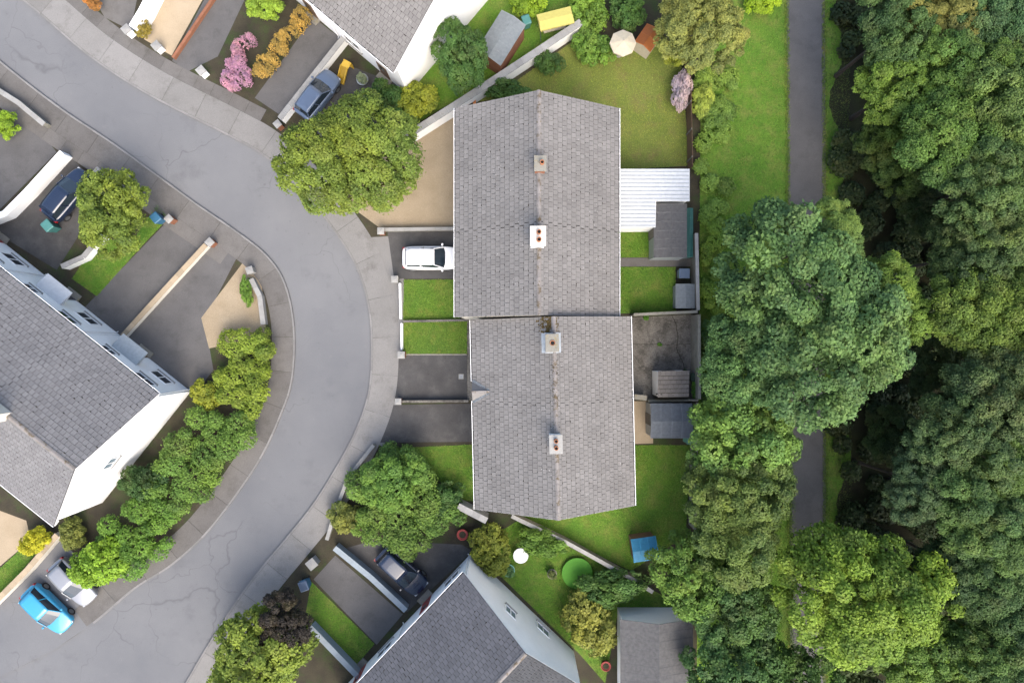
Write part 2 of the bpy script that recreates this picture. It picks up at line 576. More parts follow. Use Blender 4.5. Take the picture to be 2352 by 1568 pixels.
paving_strip('kerb', outer, 0.0, 0.14, 0.92, 0.012, -0.13, 0.022, 'kerb')
paving_strip('kerb', inner, 0.0, -0.14, 0.92, 0.012, -0.13, 0.022, 'kerb', (0, .845))
paving_strip('footpath', outer, 0.15, 2.05, 2.6, 0.02, -0.02, 0.018, 'footpath')
paving_strip('footpath', inner, -0.15, -1.70, 2.6, 0.02, -0.02, 0.018, 'footpath_worn', (0, .845))
paving_strip('forecourt', outer, 2.06, 3.0, 1.3, 0.015, -0.02, 0.014, 'footpath_worn', (0, .36))
paving_strip('forecourt', inner, -1.71, -2.7, 1.3, 0.015, -0.02, 0.014, 'footpath_worn', (0, .40))


# ------------------------------------------------------------------ foliage
def leaf_mesh(name, lobes, n, size, seed, mat, up=0.5, zmin=-0.35, shape=0.62, cull=0.74, gaps=0.0):
    rng = np.random.default_rng(seed)
    L = np.array(lobes, float)
    area = (L[:, 3] * L[:, 4] + L[:, 4] * L[:, 5] + L[:, 3] * L[:, 5])
    tone_l = rng.random(len(L))
    pos, nor, ton = [], [], []
    have = 0
    while have < n:
        k = rng.choice(len(L), size=n, p=area / area.sum())
        d = rng.normal(size=(n, 3))
        d /= np.linalg.norm(d, axis=1)[:, None]
        d[:, 2] = np.where(d[:, 2] < zmin, -d[:, 2], d[:, 2])
        p = L[k, :3] + d * L[k, 3:6] * (0.70 + 0.34 * rng.random(n) + 0.22 * (rng.random(n) ** 6))[:, None]
        ok = np.ones(n, bool)
        for j in range(len(L)):
            q = (p - L[j, :3]) / L[j, 3:6]
            inside = (q * q).sum(1) < cull * cull
            ok &= ~(inside & (k != j))
        if gaps:
            q = p / gaps
            nz = np.sin(1.7 * q[:, 0] + 1.3 * np.sin(1.1 * q[:, 1])) * np.sin(1.9 * q[:, 1] + 1.5 * np.sin(0.9 * q[:, 2] + q[:, 0])) + .5 * np.sin(4.1 * q[:, 0] + 3.3 * q[:, 1] + seed)
            ok &= (nz > -.62) | (rng.random(n) < .12)
        p, d, k = p[ok], d[ok], k[ok]
        pos.append(p)
        nor.append(d)
        ton.append(tone_l[k])
        have += len(p)
        if len(p) < n * 0.05:
            break
    pos, nor, ton = np.vstack(pos)[:n], np.vstack(nor)[:n], np.concatenate(ton)[:n]
    m = len(pos)
    nn = nor * 0.6 + np.array([0, 0, up]) + rng.normal(size=(m, 3)) * 0.38
    nn /= np.linalg.norm(nn, axis=1)[:, None]
    t = np.cross(nn, rng.normal(size=(m, 3)))
    t /= np.linalg.norm(t, axis=1)[:, None]
    b = np.cross(nn, t)
    s = size * (0.65 + 0.7 * rng.random(m))[:, None]
    v = np.empty((m, 4, 3))
    v[:, 0] = pos - t * s
    v[:, 1] = pos + b * s * shape + nn * s * 0.22
    v[:, 2] = pos + t * s - nn * s * 0.1
    v[:, 3] = pos - b * s * shape + nn * s * 0.22
    tone = np.clip(0.55 * ton + 0.45 * rng.random(m), 0, 1)
    return quads(name, v, tone, mat)


def quads(name, v, tone, mat):
    m, c = v.shape[0], v.shape[1]
    me = bpy.data.meshes.new(name)
    me.vertices.add(m * c)
    me.vertices.foreach_set('co', v.reshape(-1).astype(np.float32))
    me.loops.add(m * c)
    me.loops.foreach_set('vertex_index', np.arange(m * c, dtype=np.int32))
    me.polygons.add(m)
    me.polygons.foreach_set('loop_start', np.arange(0, m * c, c, dtype=np.int32))
    me.polygons.foreach_set('loop_total', np.full(m, c, np.int32))
    a = me.attributes.new('tone', 'FLOAT', 'FACE')
    a.data.foreach_set('value', tone.astype(np.float32))
    me.materials.append(M[mat])
    me.update()
    me.validate()
    return me


def crown_lobes(seed, R_, flat_=0.75, n=34, lr=(0.22, 0.40), wob=0.25):
    rng = random.Random(seed)
    out = [(0, 0, -0.05 * R_, R_ * 0.62, R_ * 0.62, R_ * 0.55 * flat_)]
    ph = [rng.uniform(0, 6.28) for _ in range(3)]
    for i in range(n):
        # spread over the upper dome, golden-angle order with jitter
        z = 1 - (i + 0.5) / n * 1.25
        a = i * 2.39996 + rng.uniform(-0.35, 0.35)
        r = math.sqrt(max(0.0, 1 - z * z))
        rad = 1 + wob * (0.6 * math.sin(2 * a + ph[0]) + 0.4 * math.sin(3 * a + ph[1])) + rng.uniform(-0.12, 0.10)
        l = R_ * rng.uniform(*lr)
        k = (R_ - l * 0.75) * rad
        out.append((r * math.cos(a) * k, r * math.sin(a) * k, z * k * flat_ + rng.uniform(-0.06, 0.06) * R_,
                    l, l, l * rng.uniform(0.65, 0.9)))
    return out


def trunk_mesh(seed, H, r0, spread, n=7):
    rng = random.Random(seed)
    m = MB()
    top = Vector((rng.uniform(-.2, .2), rng.uniform(-.2, .2), H))
    m.tube([(0, 0, -0.1), (0.03, 0.02, H * 0.15), (top.x * .5, top.y * .5, H * 0.55), top],
           [r0 * 1.35, r0, r0 * 0.75, r0 * 0.3], 9)
    for i in range(n):
        a = i * 2.4 + rng.uniform(-.4, .4)
        z0 = H * rng.uniform(0.45, 0.8)
        e = Vector((math.cos(a) * spread * rng.uniform(.5, .9), math.sin(a) * spread * rng.uniform(.5, .9), H * rng.uniform(0.85, 1.15)))
        b = Vector((top.x * z0 / H, top.y * z0 / H, z0))
        m.tube([b, b.lerp(e, .5) + Vector((0, 0, .25)), e], [r0 * 0.42, r0 * 0.26, r0 * 0.08], 6)
    return m.mesh('trunk', M['bark'], True)


BIG = []           # crowns of 5 m radius centred on their own origin, with a trunk below
for k, (fl, n, lr, wob) in enumerate(((0.72, 95, (0.10, 0.24), 0.26), (0.85, 120, (0.09, 0.2), 0.36), (0.65, 80, (0.12, 0.26), 0.24),
                                       (0.8, 130, (0.08, 0.19), 0.32), (0.75, 105, (0.1, 0.22), 0.4))):
    lob = crown_lobes(100 + k, 5.0, fl, n, lr, wob)
    BIG.append((leaf_mesh('crown', lob, 48000, 0.105, 200 + k, 'leaf', gaps=.55), trunk_mesh(300 + k, 7.0, 0.26, 3.2)))
MID = []           # crowns of 2.5 m radius
for k in range(4):
    lob = crown_lobes(140 + k, 2.5, 0.8, 60, (0.12, 0.27), 0.28)
    MID.append((leaf_mesh('crown', lob, 17000, 0.082, 240 + k, 'leaf', gaps=.35), trunk_mesh(340 + k, 2.4, 0.11, 1.4)))
SMALL = []         # shrubs of 1 m radius
for k in range(4):
    lob = crown_lobes(160 + k, 1.0, 0.8, 34, (0.15, 0.34), 0.34)
    SMALL.append((leaf_mesh('foliage', lob, 5200, 0.055, 260 + k, 'leaf', gaps=.2), trunk_mesh(360 + k, 0.7, 0.035, 0.6, 5)))
CONE = [(leaf_mesh('foliage', [(0, 0, z, r, r, .35) for z, r in ((-.6, .75), (-.3, .8), (0, .72), (.3, .6), (.6, .45), (.85, .25))] +
                   [(math.cos(a) * .55, math.sin(a) * .55, -.4 + .1 * (i % 4), .35, .35, .35) for i, a in
                    enumerate(np.linspace(0, 6.28, 9))], 4200, 0.06, 270, 'leaf'), SMALL[0][1])]

rk = random.Random(99)


def plant(kind, name, label, cat, u, v, r_px, zc, color, group=None, sxy=(1, 1), idx=None, crown_name='crown', mat=None):
    """a tree or shrub whose crown centre stands at height zc over the survey point (seen position)"""
    lib, R0 = {'big': (BIG, 5.0), 'mid': (MID, 2.5), 'small': (SMALL, 1.0), 'cone': (CONE, 0.85)}[kind]
    c = W(u, v, zc)
    r = r_px / PXM * (1 - zc / CAM_H)
    s = r / R0
    i = rk.randrange(len(lib)) if idx is None else idx
    t = thing(name, label, cat, (c.x, c.y, 0.0), 0, group)
    cr = link(crown_name, lib[i][0], t)
    cr.location = (0, 0, zc)
    cr.scale = (s * sxy[0], s * sxy[1], s * rk.uniform(.9, 1.1))
    cr.rotation_euler = (0, 0, rk.uniform(0, 6.28))
    if sxy != (1, 1):
        cr.rotation_euler = (0, 0, 0)
    if mat:
        cr.data = cr.data.copy()
        cr.data.materials[0] = M[mat]
    f = rk.uniform(.95, 1.12)
    cr.color = (color[0] * f * 1.05, color[1] * f * 1.12, color[2] * f * .8, 1)
    tr = link('trunk' if kind in ('big', 'mid') else 'stem', lib[i][1], t)
    h0 = {'big': 7.0, 'mid': 2.4, 'small': 0.7, 'cone': 0.7}[kind]
    tr.scale = (s, s, zc / h0)
    return t


def mass(name, label, cat, pts, zc, dens, lob_r, size, color, seed, group=None, kind=None, mat='leaf', height=None, zj=0.3):
    """a hedge, border or thicket filling a survey polygon with leafy lobes"""
    rng = random.Random(seed)
    P = [W(u, v, zc) for u, v in pts]
    xs, ys = [p.x for p in P], [p.y for p in P]

    def inside(x, y):
        c = False
        for i in range(len(P)):
            a, b = P[i], P[i - 1]
            if (a.y > y) != (b.y > y) and x < (b.x - a.x) * (y - a.y) / (b.y - a.y) + a.x:
                c = not c
        return c
    area = abs(sum(P[i].x * P[i - 1].y - P[i - 1].x * P[i].y for i in range(len(P)))) / 2
    cx, cy = sum(xs) / len(xs), sum(ys) / len(ys)
    lob = []
    n = max(4, int(area * dens))
    guard = 0
    while len(lob) < n and guard < n * 60:
        guard += 1
        x, y = rng.uniform(min(xs), max(xs)), rng.uniform(min(ys), max(ys))
        if inside(x, y):
            r = rng.uniform(*lob_r)
            lob.append((x - cx, y - cy, zc + rng.uniform(-zj, zj), r, r, (height or zc) * rng.uniform(.7, 1.0)))
    nl = int(area / (size * size) * 3.2)
    me = leaf_mesh('foliage', lob, nl, size, seed, mat, cull=0.8, gaps=.4)
    if kind == 'stuff':
        o = link(name, me)
        o.location = (cx, cy, 0)
        o.color = (*color, 1)
        return tag(o, label, cat, kind='stuff')
    t = thing(name, label, cat, (cx, cy, 0), 0, group)
    o = link('foliage', me, t)
    o.color = (color[0] * 1.15, color[1] * 1.2, color[2] * .9, 1)
    st = MB()
    for l in lob[::max(1, len(lob) // 12)]:
        st.tube([(l[0], l[1], -0.05), (l[0] + .05, l[1], zc)], [0.03, 0.012], 5)
    st.build('stem', M['bark'], t)
    return t


def lawn(name, pts, mat, z, color, dens=260, seed=1, blade=0.055, sheet=True):
    if sheet:
        flat(name, pts, mat, z)
    rng = np.random.default_rng(seed)
    P = np.array([[W(u, v).x, W(u, v).y] for u, v in pts])
    a = abs(np.sum(P[:, 0] * np.roll(P[:, 1], 1) - np.roll(P[:, 0], 1) * P[:, 1])) / 2
    lo, hi = P.min(0), P.max(0)
    n = int(a * dens * (np.prod(hi - lo) / a))
    q = lo + rng.random((n, 2)) * (hi - lo)
    ins = np.zeros(n, bool)
    for i in range(len(P)):
        p1, p2 = P[i], P[i - 1]
        c = (p1[1] > q[:, 1]) != (p2[1] > q[:, 1])
        with np.errstate(divide='ignore', invalid='ignore'):
            xx = (p2[0] - p1[0]) * (q[:, 1] - p1[1]) / (p2[1] - p1[1]) + p1[0]
        ins ^= c & (q[:, 0] < xx)
    q = q[ins]
    n = len(q)
    q = q + rng.normal(size=(n, 2)) * .035
    c0 = q.mean(0)
    ang = rng.random(n) * 6.283
    ln = blade * (0.6 + 0.9 * rng.random(n))
    d = np.stack([np.cos(ang), np.sin(ang)], 1)
    s = np.stack([-np.sin(ang), np.cos(ang)], 1) * (0.012 + 0.012 * rng.random(n))[:, None]
    v = np.zeros((n, 3, 3))
    v[:, 0, :2] = q - c0 - s
    v[:, 1, :2] = q - c0 + s
    v[:, 2, :2] = q - c0 + d * ln[:, None]
    v[:, :2, 2] = z
    v[:, 2, 2] = z + ln * (0.4 + 0.7 * rng.random(n))
    o = link('grass', quads('grass', v, rng.random(n), 'grass_blade'))
    o.location = (c0[0], c0[1], 0)
    o.color = (*color, 1)
    return tag(o, kind='stuff')


# ------------------------------------------------------------------ houses
GAUGE, TILE_W = 0.345, 0.322


TILE_F = [(0, 3, 2, 1), (8, 9, 6, 7), (1, 2, 6, 9, 5), (2, 3, 7, 6), (3, 0, 4, 8, 7)]
TILE_E = [(4, 5, 9, 8), (0, 1, 5, 4)]       # tail strip and butt, painted dark for tail shade and dirt


def tile_verts(w, gap=0.020, L=None):
    L, h = (L or GAUGE) + 0.06, w / 2 - gap / 2
    t = .022
    return [(-h, 0, .016), (h, 0, .016), (h, L, 0), (-h, L, 0), (-h, 0, .036), (h, 0, .036), (h, L, .012), (-h, L, .012), (-h, t, .0345), (h, t, .0345)]


def tile_mesh(name, w, mat):
    m = MB()
    m.add(tile_verts(w), TILE_F)
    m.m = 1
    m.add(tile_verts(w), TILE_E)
    me = m.mesh(name, [M[mat], M['tail_shade_grime']])
    return me


def tile_layout(half, pitch, y0, y1, eave, skip=None, join=(None, None)):
    """positions of every roof tile: (matrix, width, side)"""
    sl = half / math.cos(pitch)
    rows = int(round(sl / GAUGE))
    gz = sl / rows
    out = []
    ln = y1 - y0
    for s in (-1, 1):
        a = Vector((0, s, 0))
        u = Vector((-s * math.cos(pitch), 0, math.sin(pitch)))
        n = a.cross(u)
        rot = Matrix((a, u, n)).transposed().to_4x4()
        for r in range(rows):
            k = round(ln / TILE_W)
            w = ln / k
            edges = [i * w for i in range(k + 1)] if r % 2 == 0 else [0] + [(i + .5) * w for i in range(k)] + [ln]
            if r % 2:
                if join[0] == 'ext':
                    edges[0] = -w / 2
                elif join[0] == 'skip':
                    edges = edges[1:]
                if join[1] == 'ext':
                    edges[-1] = ln + w / 2
                elif join[1] == 'skip':
                    edges = edges[:-1]
            for e0, e1 in zip(edges[:-1], edges[1:]):
                yy = y0 + (e0 + e1) / 2
                st = r * gz
                p = Vector((s * half, 0, eave)) + u * st + n * 0.012
                p.y = yy
                if skip and skip(p + u * gz * .5, s):
                    continue
                out.append((Matrix.Translation(p) @ rot, e1 - e0, s))
    return out


def tile_jitter(m):
    return m @ Matrix.Translation((random.uniform(-.004, .004), random.uniform(-.008, .008), random.uniform(0, .003))) @ \
        Matrix.Rotation(random.gauss(0, .006), 4, 'Z') @ Matrix.Rotation(random.gauss(0, .008), 4, 'Y')


def window(house, x, y, z, w, h, face, glass='glass_dark', sill=True):
    """a framed window lying on a wall that faces local +X/-X or +Y/-Y"""
    ang = {'-x': 180, '+x': 0, '+y': 90, '-y': -90}[face]
    mt = Matrix.Translation((x, y, z)) @ Matrix.Rotation(R(ang), 4, 'Z')
    m = MB()
    t = 0.07
    for (a0, a1, b0, b1) in ((-w / 2, w / 2, h - t, h), (-w / 2, w / 2, 0, t), (-w / 2, -w / 2 + t, t, h - t), (w / 2 - t, w / 2, t, h - t),
                             (-.03, .03, t, h - t)):
        m.box(-.02, .045, a0, a1, b0, b1, mt)
    f = m.build('window', M['pvc_white'], house)
    quick_box('pane', M[glass], f, -.015, .012, -w / 2 + .02, w / 2 - .02, .02, h - .02, mat=mt)
    if sill:
        quick_box('sill', M['wall_cap'], f, -.02, .13, -w / 2 - .06, w / 2 + .06, -.08, -.003, mat=mt)
    return f


def chimney(house, x, y, z0, z1, sx, sy, stack, cap, pots, pot_mat='terracotta', half=None):
    st = MB()
    st.box(x - sx / 2, x + sx / 2, y - sy / 2, y + sy / 2, z0, z1)
    c = st.build('chimney', M[stack], house)
    m = MB()
    m.box(x - sx / 2 - .08, x + sx / 2 + .08, y - sy / 2 - .08, y + sy / 2 + .08, z1 + .001, z1 + .12)
    k = m.build('cap', M[cap], c)
    bv = k.modifiers.new('bevel', 'BEVEL')
    bv.width, bv.segments = .02, 2
    for (px, py, r, h) in pots:
        m = MB()
        m.lathe([(r * 1.15, .1), (r * 1.1, .16), (r, .16 + h * .5), (r * 1.12, .12 + h), (r * .8, .12 + h), (r * .78, .125 + h - min(.1, h * .5))], 16, (x + px, y + py, z1))
        m.build('flue_pot', M[pot_mat], c, True)
        m = MB()
        m.lathe([(r * .77, 0), (r * .77, .01)], 16, (x + px, y + py, z1 + .125 + h - min(.08, h * .4)))
        m.build('flue_opening', M['soot'], c)
    return c


def ridge_piece(ln=0.44):
    m = MB()
    pr = [(-.15, -.045), (-.105, -.005), (-.05, .035), (0, .05), (.05, .035), (.105, -.005), (.15, -.045)]
    pr2 = [(a * .9, b - .02) for a, b in pr]
    n = len(pr)
    vs = [(a, y, b) for y in (-ln / 2, ln / 2) for a, b in pr] + [(a, y, b) for y in (-ln / 2, ln / 2) for a, b in pr2]
    fs = [(i, i + 1, n + i + 1, n + i)[::-1] for i in range(n - 1)]
    fs += [(2 * n + i, 2 * n + i + 1, 3 * n + i + 1, 3 * n + i) for i in range(n - 1)]
    fs += [(i, i + 1, 2 * n + i + 1, 2 * n + i) for i in range(n - 1)]
    fs += [(n + i, n + i + 1, 3 * n + i + 1, 3 * n + i)[::-1] for i in range(n - 1)]
    fs += [(0, n, 3 * n, 2 * n), (n - 1, 2 * n + n - 1, 3 * n + n - 1, n + n - 1)]
    m.add(vs, fs)
    return m


def house(name, label, cx, cy, rot, ln, half, eave=5.2, ridge=8.45, wall='white_render', tile='roof_tile', tile_back=None,
          single=0, skip=None, verge=(0, 0), over=0.35, wins=(), gutter_stop=None, group=None, join=(None, None)):
    """gabled house: local Y runs along the ridge, local -X is the street front"""
    h = thing(name, label, 'house', (cx, cy, 0), rot, group)
    pitch = math.atan2(ridge - eave, half)
    wx = half - over
    y0, y1 = -ln / 2, ln / 2
    zt = eave - 0.02
    zr = eave + wx * 0 + (half - 0) * math.tan(pitch) - 0.13
    # walls with gable ends
    m = MB()
    zs = eave + over * math.tan(pitch) - 0.13
    e0, e1 = y0 + verge[0] + .004, y1 - verge[1] - .004
    vs = []
    for y in (e0, e1):
        vs += [(-wx, y, -0.1), (wx, y, -0.1), (wx, y, zs), (0, y, zr), (-wx, y, zs)]
    m.add(vs, [(0, 1, 2, 3, 4), (9, 8, 7, 6, 5), (0, 4, 9, 5), (1, 6, 7, 2), (2, 7, 8, 3), (3, 8, 9, 4)])
    m.build('wall', M[wall], h)
    # roof deck
    m = MB()
    for s in (-1, 1):
        a = [(s * half, y0, eave - .05), (s * half, y0, eave), (0, y0, ridge), (0, y0, ridge - .05)]
        b = [(p[0], y1, p[2]) for p in a]
        m.add(a + b, [(0, 1, 2, 3), (7, 6, 5, 4), (0, 4, 5, 1), (1, 5, 6, 2), (2, 6, 7, 3), (3, 7, 4, 0)] if s > 0 else
              [(3, 2, 1, 0), (4, 5, 6, 7), (1, 5, 4, 0), (2, 6, 5, 1), (3, 7, 6, 2), (0, 4, 7, 3)])
    roof = m.build('roof', M['underlay'], h)
    # tiles
    lay = tile_layout(half, pitch, y0, y1, eave, skip, join)
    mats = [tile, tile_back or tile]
    lay = [(tile_jitter(mm), w, s) for mm, w, s in lay]
    if single:
        camp = Vector((0, 0, CAM_H))
        hm = Matrix.Translation((cx, cy, 0)) @ Matrix.Rotation(rot, 4, 'Z')
        full = [t for t in lay if abs(t[1] - TILE_W) < .05]
        full.sort(key=lambda t: ((hm @ t[0].translation) - camp).length)
        own = set(id(t) for t in full[:single])
        me = tile_mesh('tile', full[0][1], tile)
        for t in full[:single]:
            o = link('tile', me, roof)
            o.matrix_local = t[0]
        lay = [t for t in lay if id(t) not in own]
    proto = {}
    m = MB()
    for mm, w, s in lay:
        key = round(w, 3)
        if key not in proto:
            proto[key] = [Vector(p) for p in tile_verts(w)]
        vs = [mm @ p for p in proto[key]]
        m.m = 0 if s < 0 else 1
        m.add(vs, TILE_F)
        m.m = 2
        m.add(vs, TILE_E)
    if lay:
        o = m.build('roof_tiles', [M[mats[0]], M[mats[1]], M['tail_shade_grime']], roof)
        tag(o, kind='stuff')
    mo = MB()
    for mm, w, s in random.sample(lay, min(len(lay), 220)):
        if single:
            break
        r_ = random.uniform(.02, .05)
        ox = random.uniform(-.12, .12)
        mo.add([mm @ Vector((ox + r_ * random.uniform(.6, 2) * math.cos(a), -.01 + r_ * random.uniform(.5, 1) * math.sin(a), .03)) for a in (0, 1.05, 2.1, 3.15, 4.2, 5.25)] +
               [mm @ Vector((ox, -.01, .055))], [(q, (q + 1) % 6, 6) for q in range(6)])
    if not single:
        tag(mo.build('moss', M['moss_dark'], roof), kind='stuff')
    # ridge tiles
    nr = max(1, round(ln / .45))
    lr = ln / nr
    if single:
        me = ridge_piece(lr - .012).mesh('ridge_tile', M['ridge_tile_mat'])
        for i in range(nr):
            o = link('ridge_tile', me, roof)
            o.location = (random.uniform(-.006, .006), y0 + (i + .5) * lr, ridge + .045)
            o.rotation_euler = (0, 0, random.gauss(0, .008))
    else:
        mm = MB()
        pc = ridge_piece(lr - .012)
        for i in range(nr):
            mm.add([(p[0] + random.uniform(-.004, .004), p[1] + y0 + (i + .5) * lr, p[2] + ridge + .045) for p in pc.v], pc.f)
        tag(mm.build('ridge_tiles', M['ridge_tile_mat'], roof), kind='stuff')
    # eaves boards, gutters, downpipes
    for s in (-1, 1):
        quick_box('fascia', M['pvc_white'], h, min(s * (half - .03), s * (half - .07)), max(s * (half - .03), s * (half - .07)), y0 + .003, y1 - .003, eave - .22, eave - .055)
        quick_box('soffit', M['pvc_white'], h, min(s * (wx + .003), s * (half - .075)), max(s * (wx + .003), s * (half - .075)), y0 + .003, y1 - .003, eave - .225, eave - .2)
        ya, yb = y0 + .002, y1 - .002
        if s < 0 and gutter_stop:
            ya = gutter_stop
        m = MB()
        n = 7
        for rr, flip in ((.062, False), (.054, True)):
            ring = [(s * (half + .045) + rr * math.cos(math.pi + math.pi * i / n), eave - .03 + rr * math.sin(math.pi + math.pi * i / n)) for i in range(n + 1)]
            vs = [(x, ya, z) for x, z in ring] + [(x, yb, z) for x, z in ring]
            fs = [(i, i + 1, n + 1 + i + 1, n + 1 + i) for i in range(n)]
            m.add(vs, fs if flip else [f[::-1] for f in fs])
        xl = s * (half + .045)
        for q in (-1, 1):      # rolled lips
            m.box(xl + q * .058 - .017, xl + q * .058 + .017, ya, yb, eave - .033, eave - .021)
        k = ya + .5
        while k < yb:
            m.box(xl - .06, xl + .06, k - .012, k + .012, eave - .034, eave - .024)
            k += 0.95
        gt = m.build('gutter', M['pvc_white'], h)
        quick_box('silt', M['gutter_silt'], gt, xl - .035, xl + .035, ya + .01, yb - .01, eave - .085, eave - .07)
        m = MB()
        yd = yb - .25 if s < 0 else ya + .55
        m.tube([(xl, yd, eave - .09), (xl, yd, eave - .2), (s * (wx + .06), yd, eave - .5), (s * (wx + .06), yd, .15), (s * (wx + .16), yd, .06)], .036, 8)
        m.build('downpipe', M['pvc_white'], h, True)
    # barge boards on open gables
    for (vg, y, sg) in ((verge[0], y0, -1), (verge[1], y1, 1)):
        if vg > 0:
            m = MB()
            for s in (-1, 1):
                q = [(s * half, eave - .2), (s * half, eave - .053), (0, ridge - .053), (0, ridge - .2)]
                ya, yb = (y - .02, y + .012) if sg < 0 else (y - .012, y + .02)
                a = [(x, ya, z) for x, z in q]
                b = [(x, yb, z) for x, z in q]
                m.add(a + b, [(0, 1, 2, 3), (7, 6, 5, 4), (0, 4, 5, 1), (1, 5, 6, 2), (2, 6, 7, 3), (3, 7, 4, 0)])
            m.build('barge_board', M['pvc_white'], h)
    for wdw in wins:
        window(h, *wdw)
    return h


def std_wins(half, ln, over=0.35, back=True):
    wx = half - over
    out = []
    for z in (0.95, 3.35):
        out.append((-wx, ln * .22, z, 1.5, 1.15, '-x'))
        if z > 2:
            out.append((-wx, -ln * .25, z, 1.1, 1.15, '-x'))
    if back:
        for z in (0.95, 3.35):
            out.append((wx, ln * .2, z, 1.4, 1.1, '+x'))
            out.append((wx, -ln * .25, z, 1.1, 1.1, '+x'))
    return out


def front_door(h, x, y, mat, face='-x'):
    s = -1 if face == '-x' else 1
    d = quick_box('door', M[mat], h, min(x, x + s * .05), max(x, x + s * .05), y - .45, y + .45, 0.1, 2.1)
    quick_box('pane', M['glass_dark'], d, min(x + s * .051, x + s * .06), max(x + s * .051, x + s * .06), y - .22, y + .22, 1.2, 1.9)
    quick_box('handle', M['steel_grey'], d, min(x + s * .051, x + s * .1), max(x + s * .051, x + s * .1), y + .32, y + .37, 1.0, 1.15)
    quick_box('doorstep', M['concrete_pale'], h, min(x + s * .003, x + s * .5), max(x + s * .003, x + s * .5), y - .6, y + .6, -.02, .09)


ROT_T = R(1.3)
TX, TY, TH = 2.63, -1.13, 5.28
GY = -2.06            # gablet centre along the target house (local y)


def skip_gablet(p, s):
    if s > 0:
        return False
    back = -TH + 1.18
    return p.x < back and abs(p.y - GY) < 0.66 * (back - p.x) / 1.18


t_house = house('terraced_house', 'mid-terrace house of grey concrete tiles with small front gablet, mossy ridge and square chimney cap',
                TX, TY, ROT_T, 5.37, TH, wall='cream_render', single=300, skip=skip_gablet, join=('ext', None), gutter_stop=GY + .66,
                wins=[(-TH + .35, 1.2, 0.95, 1.6, 1.2, '-x'), (-TH + .35, 1.2, 3.3, 1.6, 1.2, '-x'),
                      (TH - .35, 1.3, .95, 1.5, 1.1, '+x'), (TH - .35, 1.3, 3.3, 1.4, 1.1, '+x'), (TH - .35, -1.2, 3.3, 1.1, 1.1, '+x')])
front_door(t_house, -TH + .35, -1.6, 'wood_brown')
front_door(t_house, TH - .35, -.6, 'pvc_white', '+x')
# gablet breaking the front eave
m = MB()
xf, xb, ze, zr_ = -TH - .03, -TH + 1.16, 5.22, 5.95
for s in (-1, 1):
    a, b, c = Vector((xf, GY + s * .66, ze)), Vector((xf, GY, zr_)), Vector((xb, GY, zr_))
    dn = Vector((0, 0, -.06))
    m.add([a, b, c, a + dn, b + dn, c + dn], [(0, 1, 2), (5, 4, 3), (0, 3, 4, 1), (1, 4, 5, 2), (2, 5, 3, 0)] if s > 0 else
          [(2, 1, 0), (3, 4, 5), (1, 4, 3, 0), (2, 5, 4, 1), (0, 3, 5, 2)])
gab = m.build('gablet', M['roof_tile'], t_house)
m = MB()
m.add([(xf + .09, GY - .57, ze - .9), (xf + .09, GY + .57, ze - .9), (xf + .09, GY + .57, ze - .02), (xf + .09, GY, zr_ - .1), (xf + .09, GY - .57, ze - .02),
       (xf + .5, GY - .57, ze - .9), (xf + .5, GY + .57, ze - .9), (xf + .5, GY + .57, ze - .02), (xf + .5, GY, zr_ - .1), (xf + .5, GY - .57, ze - .02)],
      [(4, 3, 2, 1, 0), (5, 6, 7, 8, 9), (0, 1, 6, 5), (1, 2, 7, 6), (2, 3, 8, 7), (3, 4, 9, 8), (4, 0, 5, 9)])
m.build('gablet_wall', M['cream_render'], gab)
for s in (-1, 1):
    a, c = Vector((xf + .02, GY + s * .70, ze + .06)), Vector((xb + .07, GY, zr_ + .05))
    d = (c - a).normalized()
    n = Vector((-.5, 0, .86))
    side = d.cross(n).normalized() * .10
    m = MB()
    m.add([a - side, a + side, c + side, c - side, a - side - n * .02, a + side - n * .02, c + side - n * .02, c - side - n * .02],
          [(0, 1, 2, 3), (3, 2, 1, 0), (7, 6, 5, 4), (0, 4, 5, 1), (2, 6, 7, 3)])
    m.build('valley_flashing', M['lead'], gab)
quick_box('gablet_ridge', M['ridge_tile_mat'], gab, xf, xb - .03, GY - .07, GY + .07, zr_ - .06, zr_ + .035)
# chimney, straddling the ridge
ch = chimney(t_house, -.18, 1.05, 7.6, 9.28, .66, .95, 'concrete_pale', 'concrete_pale', [(0.02, 0, .15, .05)])
m = MB()
pt = math.atan2(3.25, TH)
for s in (-1, 1):
    m.box(0, .30, 1.05 - .62, 1.05 + .62, 0, .035, Matrix.Translation((-.18 + s * .33, 0, 8.45 - (.33 + s * -.18) * math.tan(pt) + .06)) @ Matrix.Rotation(s * pt if s > 0 else math.pi - pt, 4, 'Y'))
m.build('flashing', M['lead'], ch)
for s in (-1, 1):
    quick_box('apron_flashing', M['lead'], ch, -.56, .2, 1.05 + s * .56 - .07, 1.05 + s * .56 + .07, 8.2, 8.50)
# moss: dark tufts in the joints, brown cushions by the chimney
roof_o = [c for c in t_house.children if c.name.startswith('roof')][0]
rng = random.Random(5)


def moss_lump(m, x, y, r, h, stretch=1.0, long_y=True):
    s = 1 if x > 0 else -1
    z = 8.45 - abs(x) * math.tan(pt) + .045
    k = 6
    a0 = rng.uniform(0, 6)
    ring = []
    for i in range(k):
        rr = r * rng.uniform(.6, 1.25)
        dx, dy = rr * math.cos(a0 + i * 6.283 / k), rr * math.sin(a0 + i * 6.283 / k)
        if long_y:
            dy *= stretch
        else:
            dx *= stretch
        xx = x + dx
        ring.append((xx, y + dy, 8.45 - abs(xx) * math.tan(pt) + .03))
    m.add(ring + [(x, y, z + h)], [(i, (i + 1) % k, k) for i in range(k)])


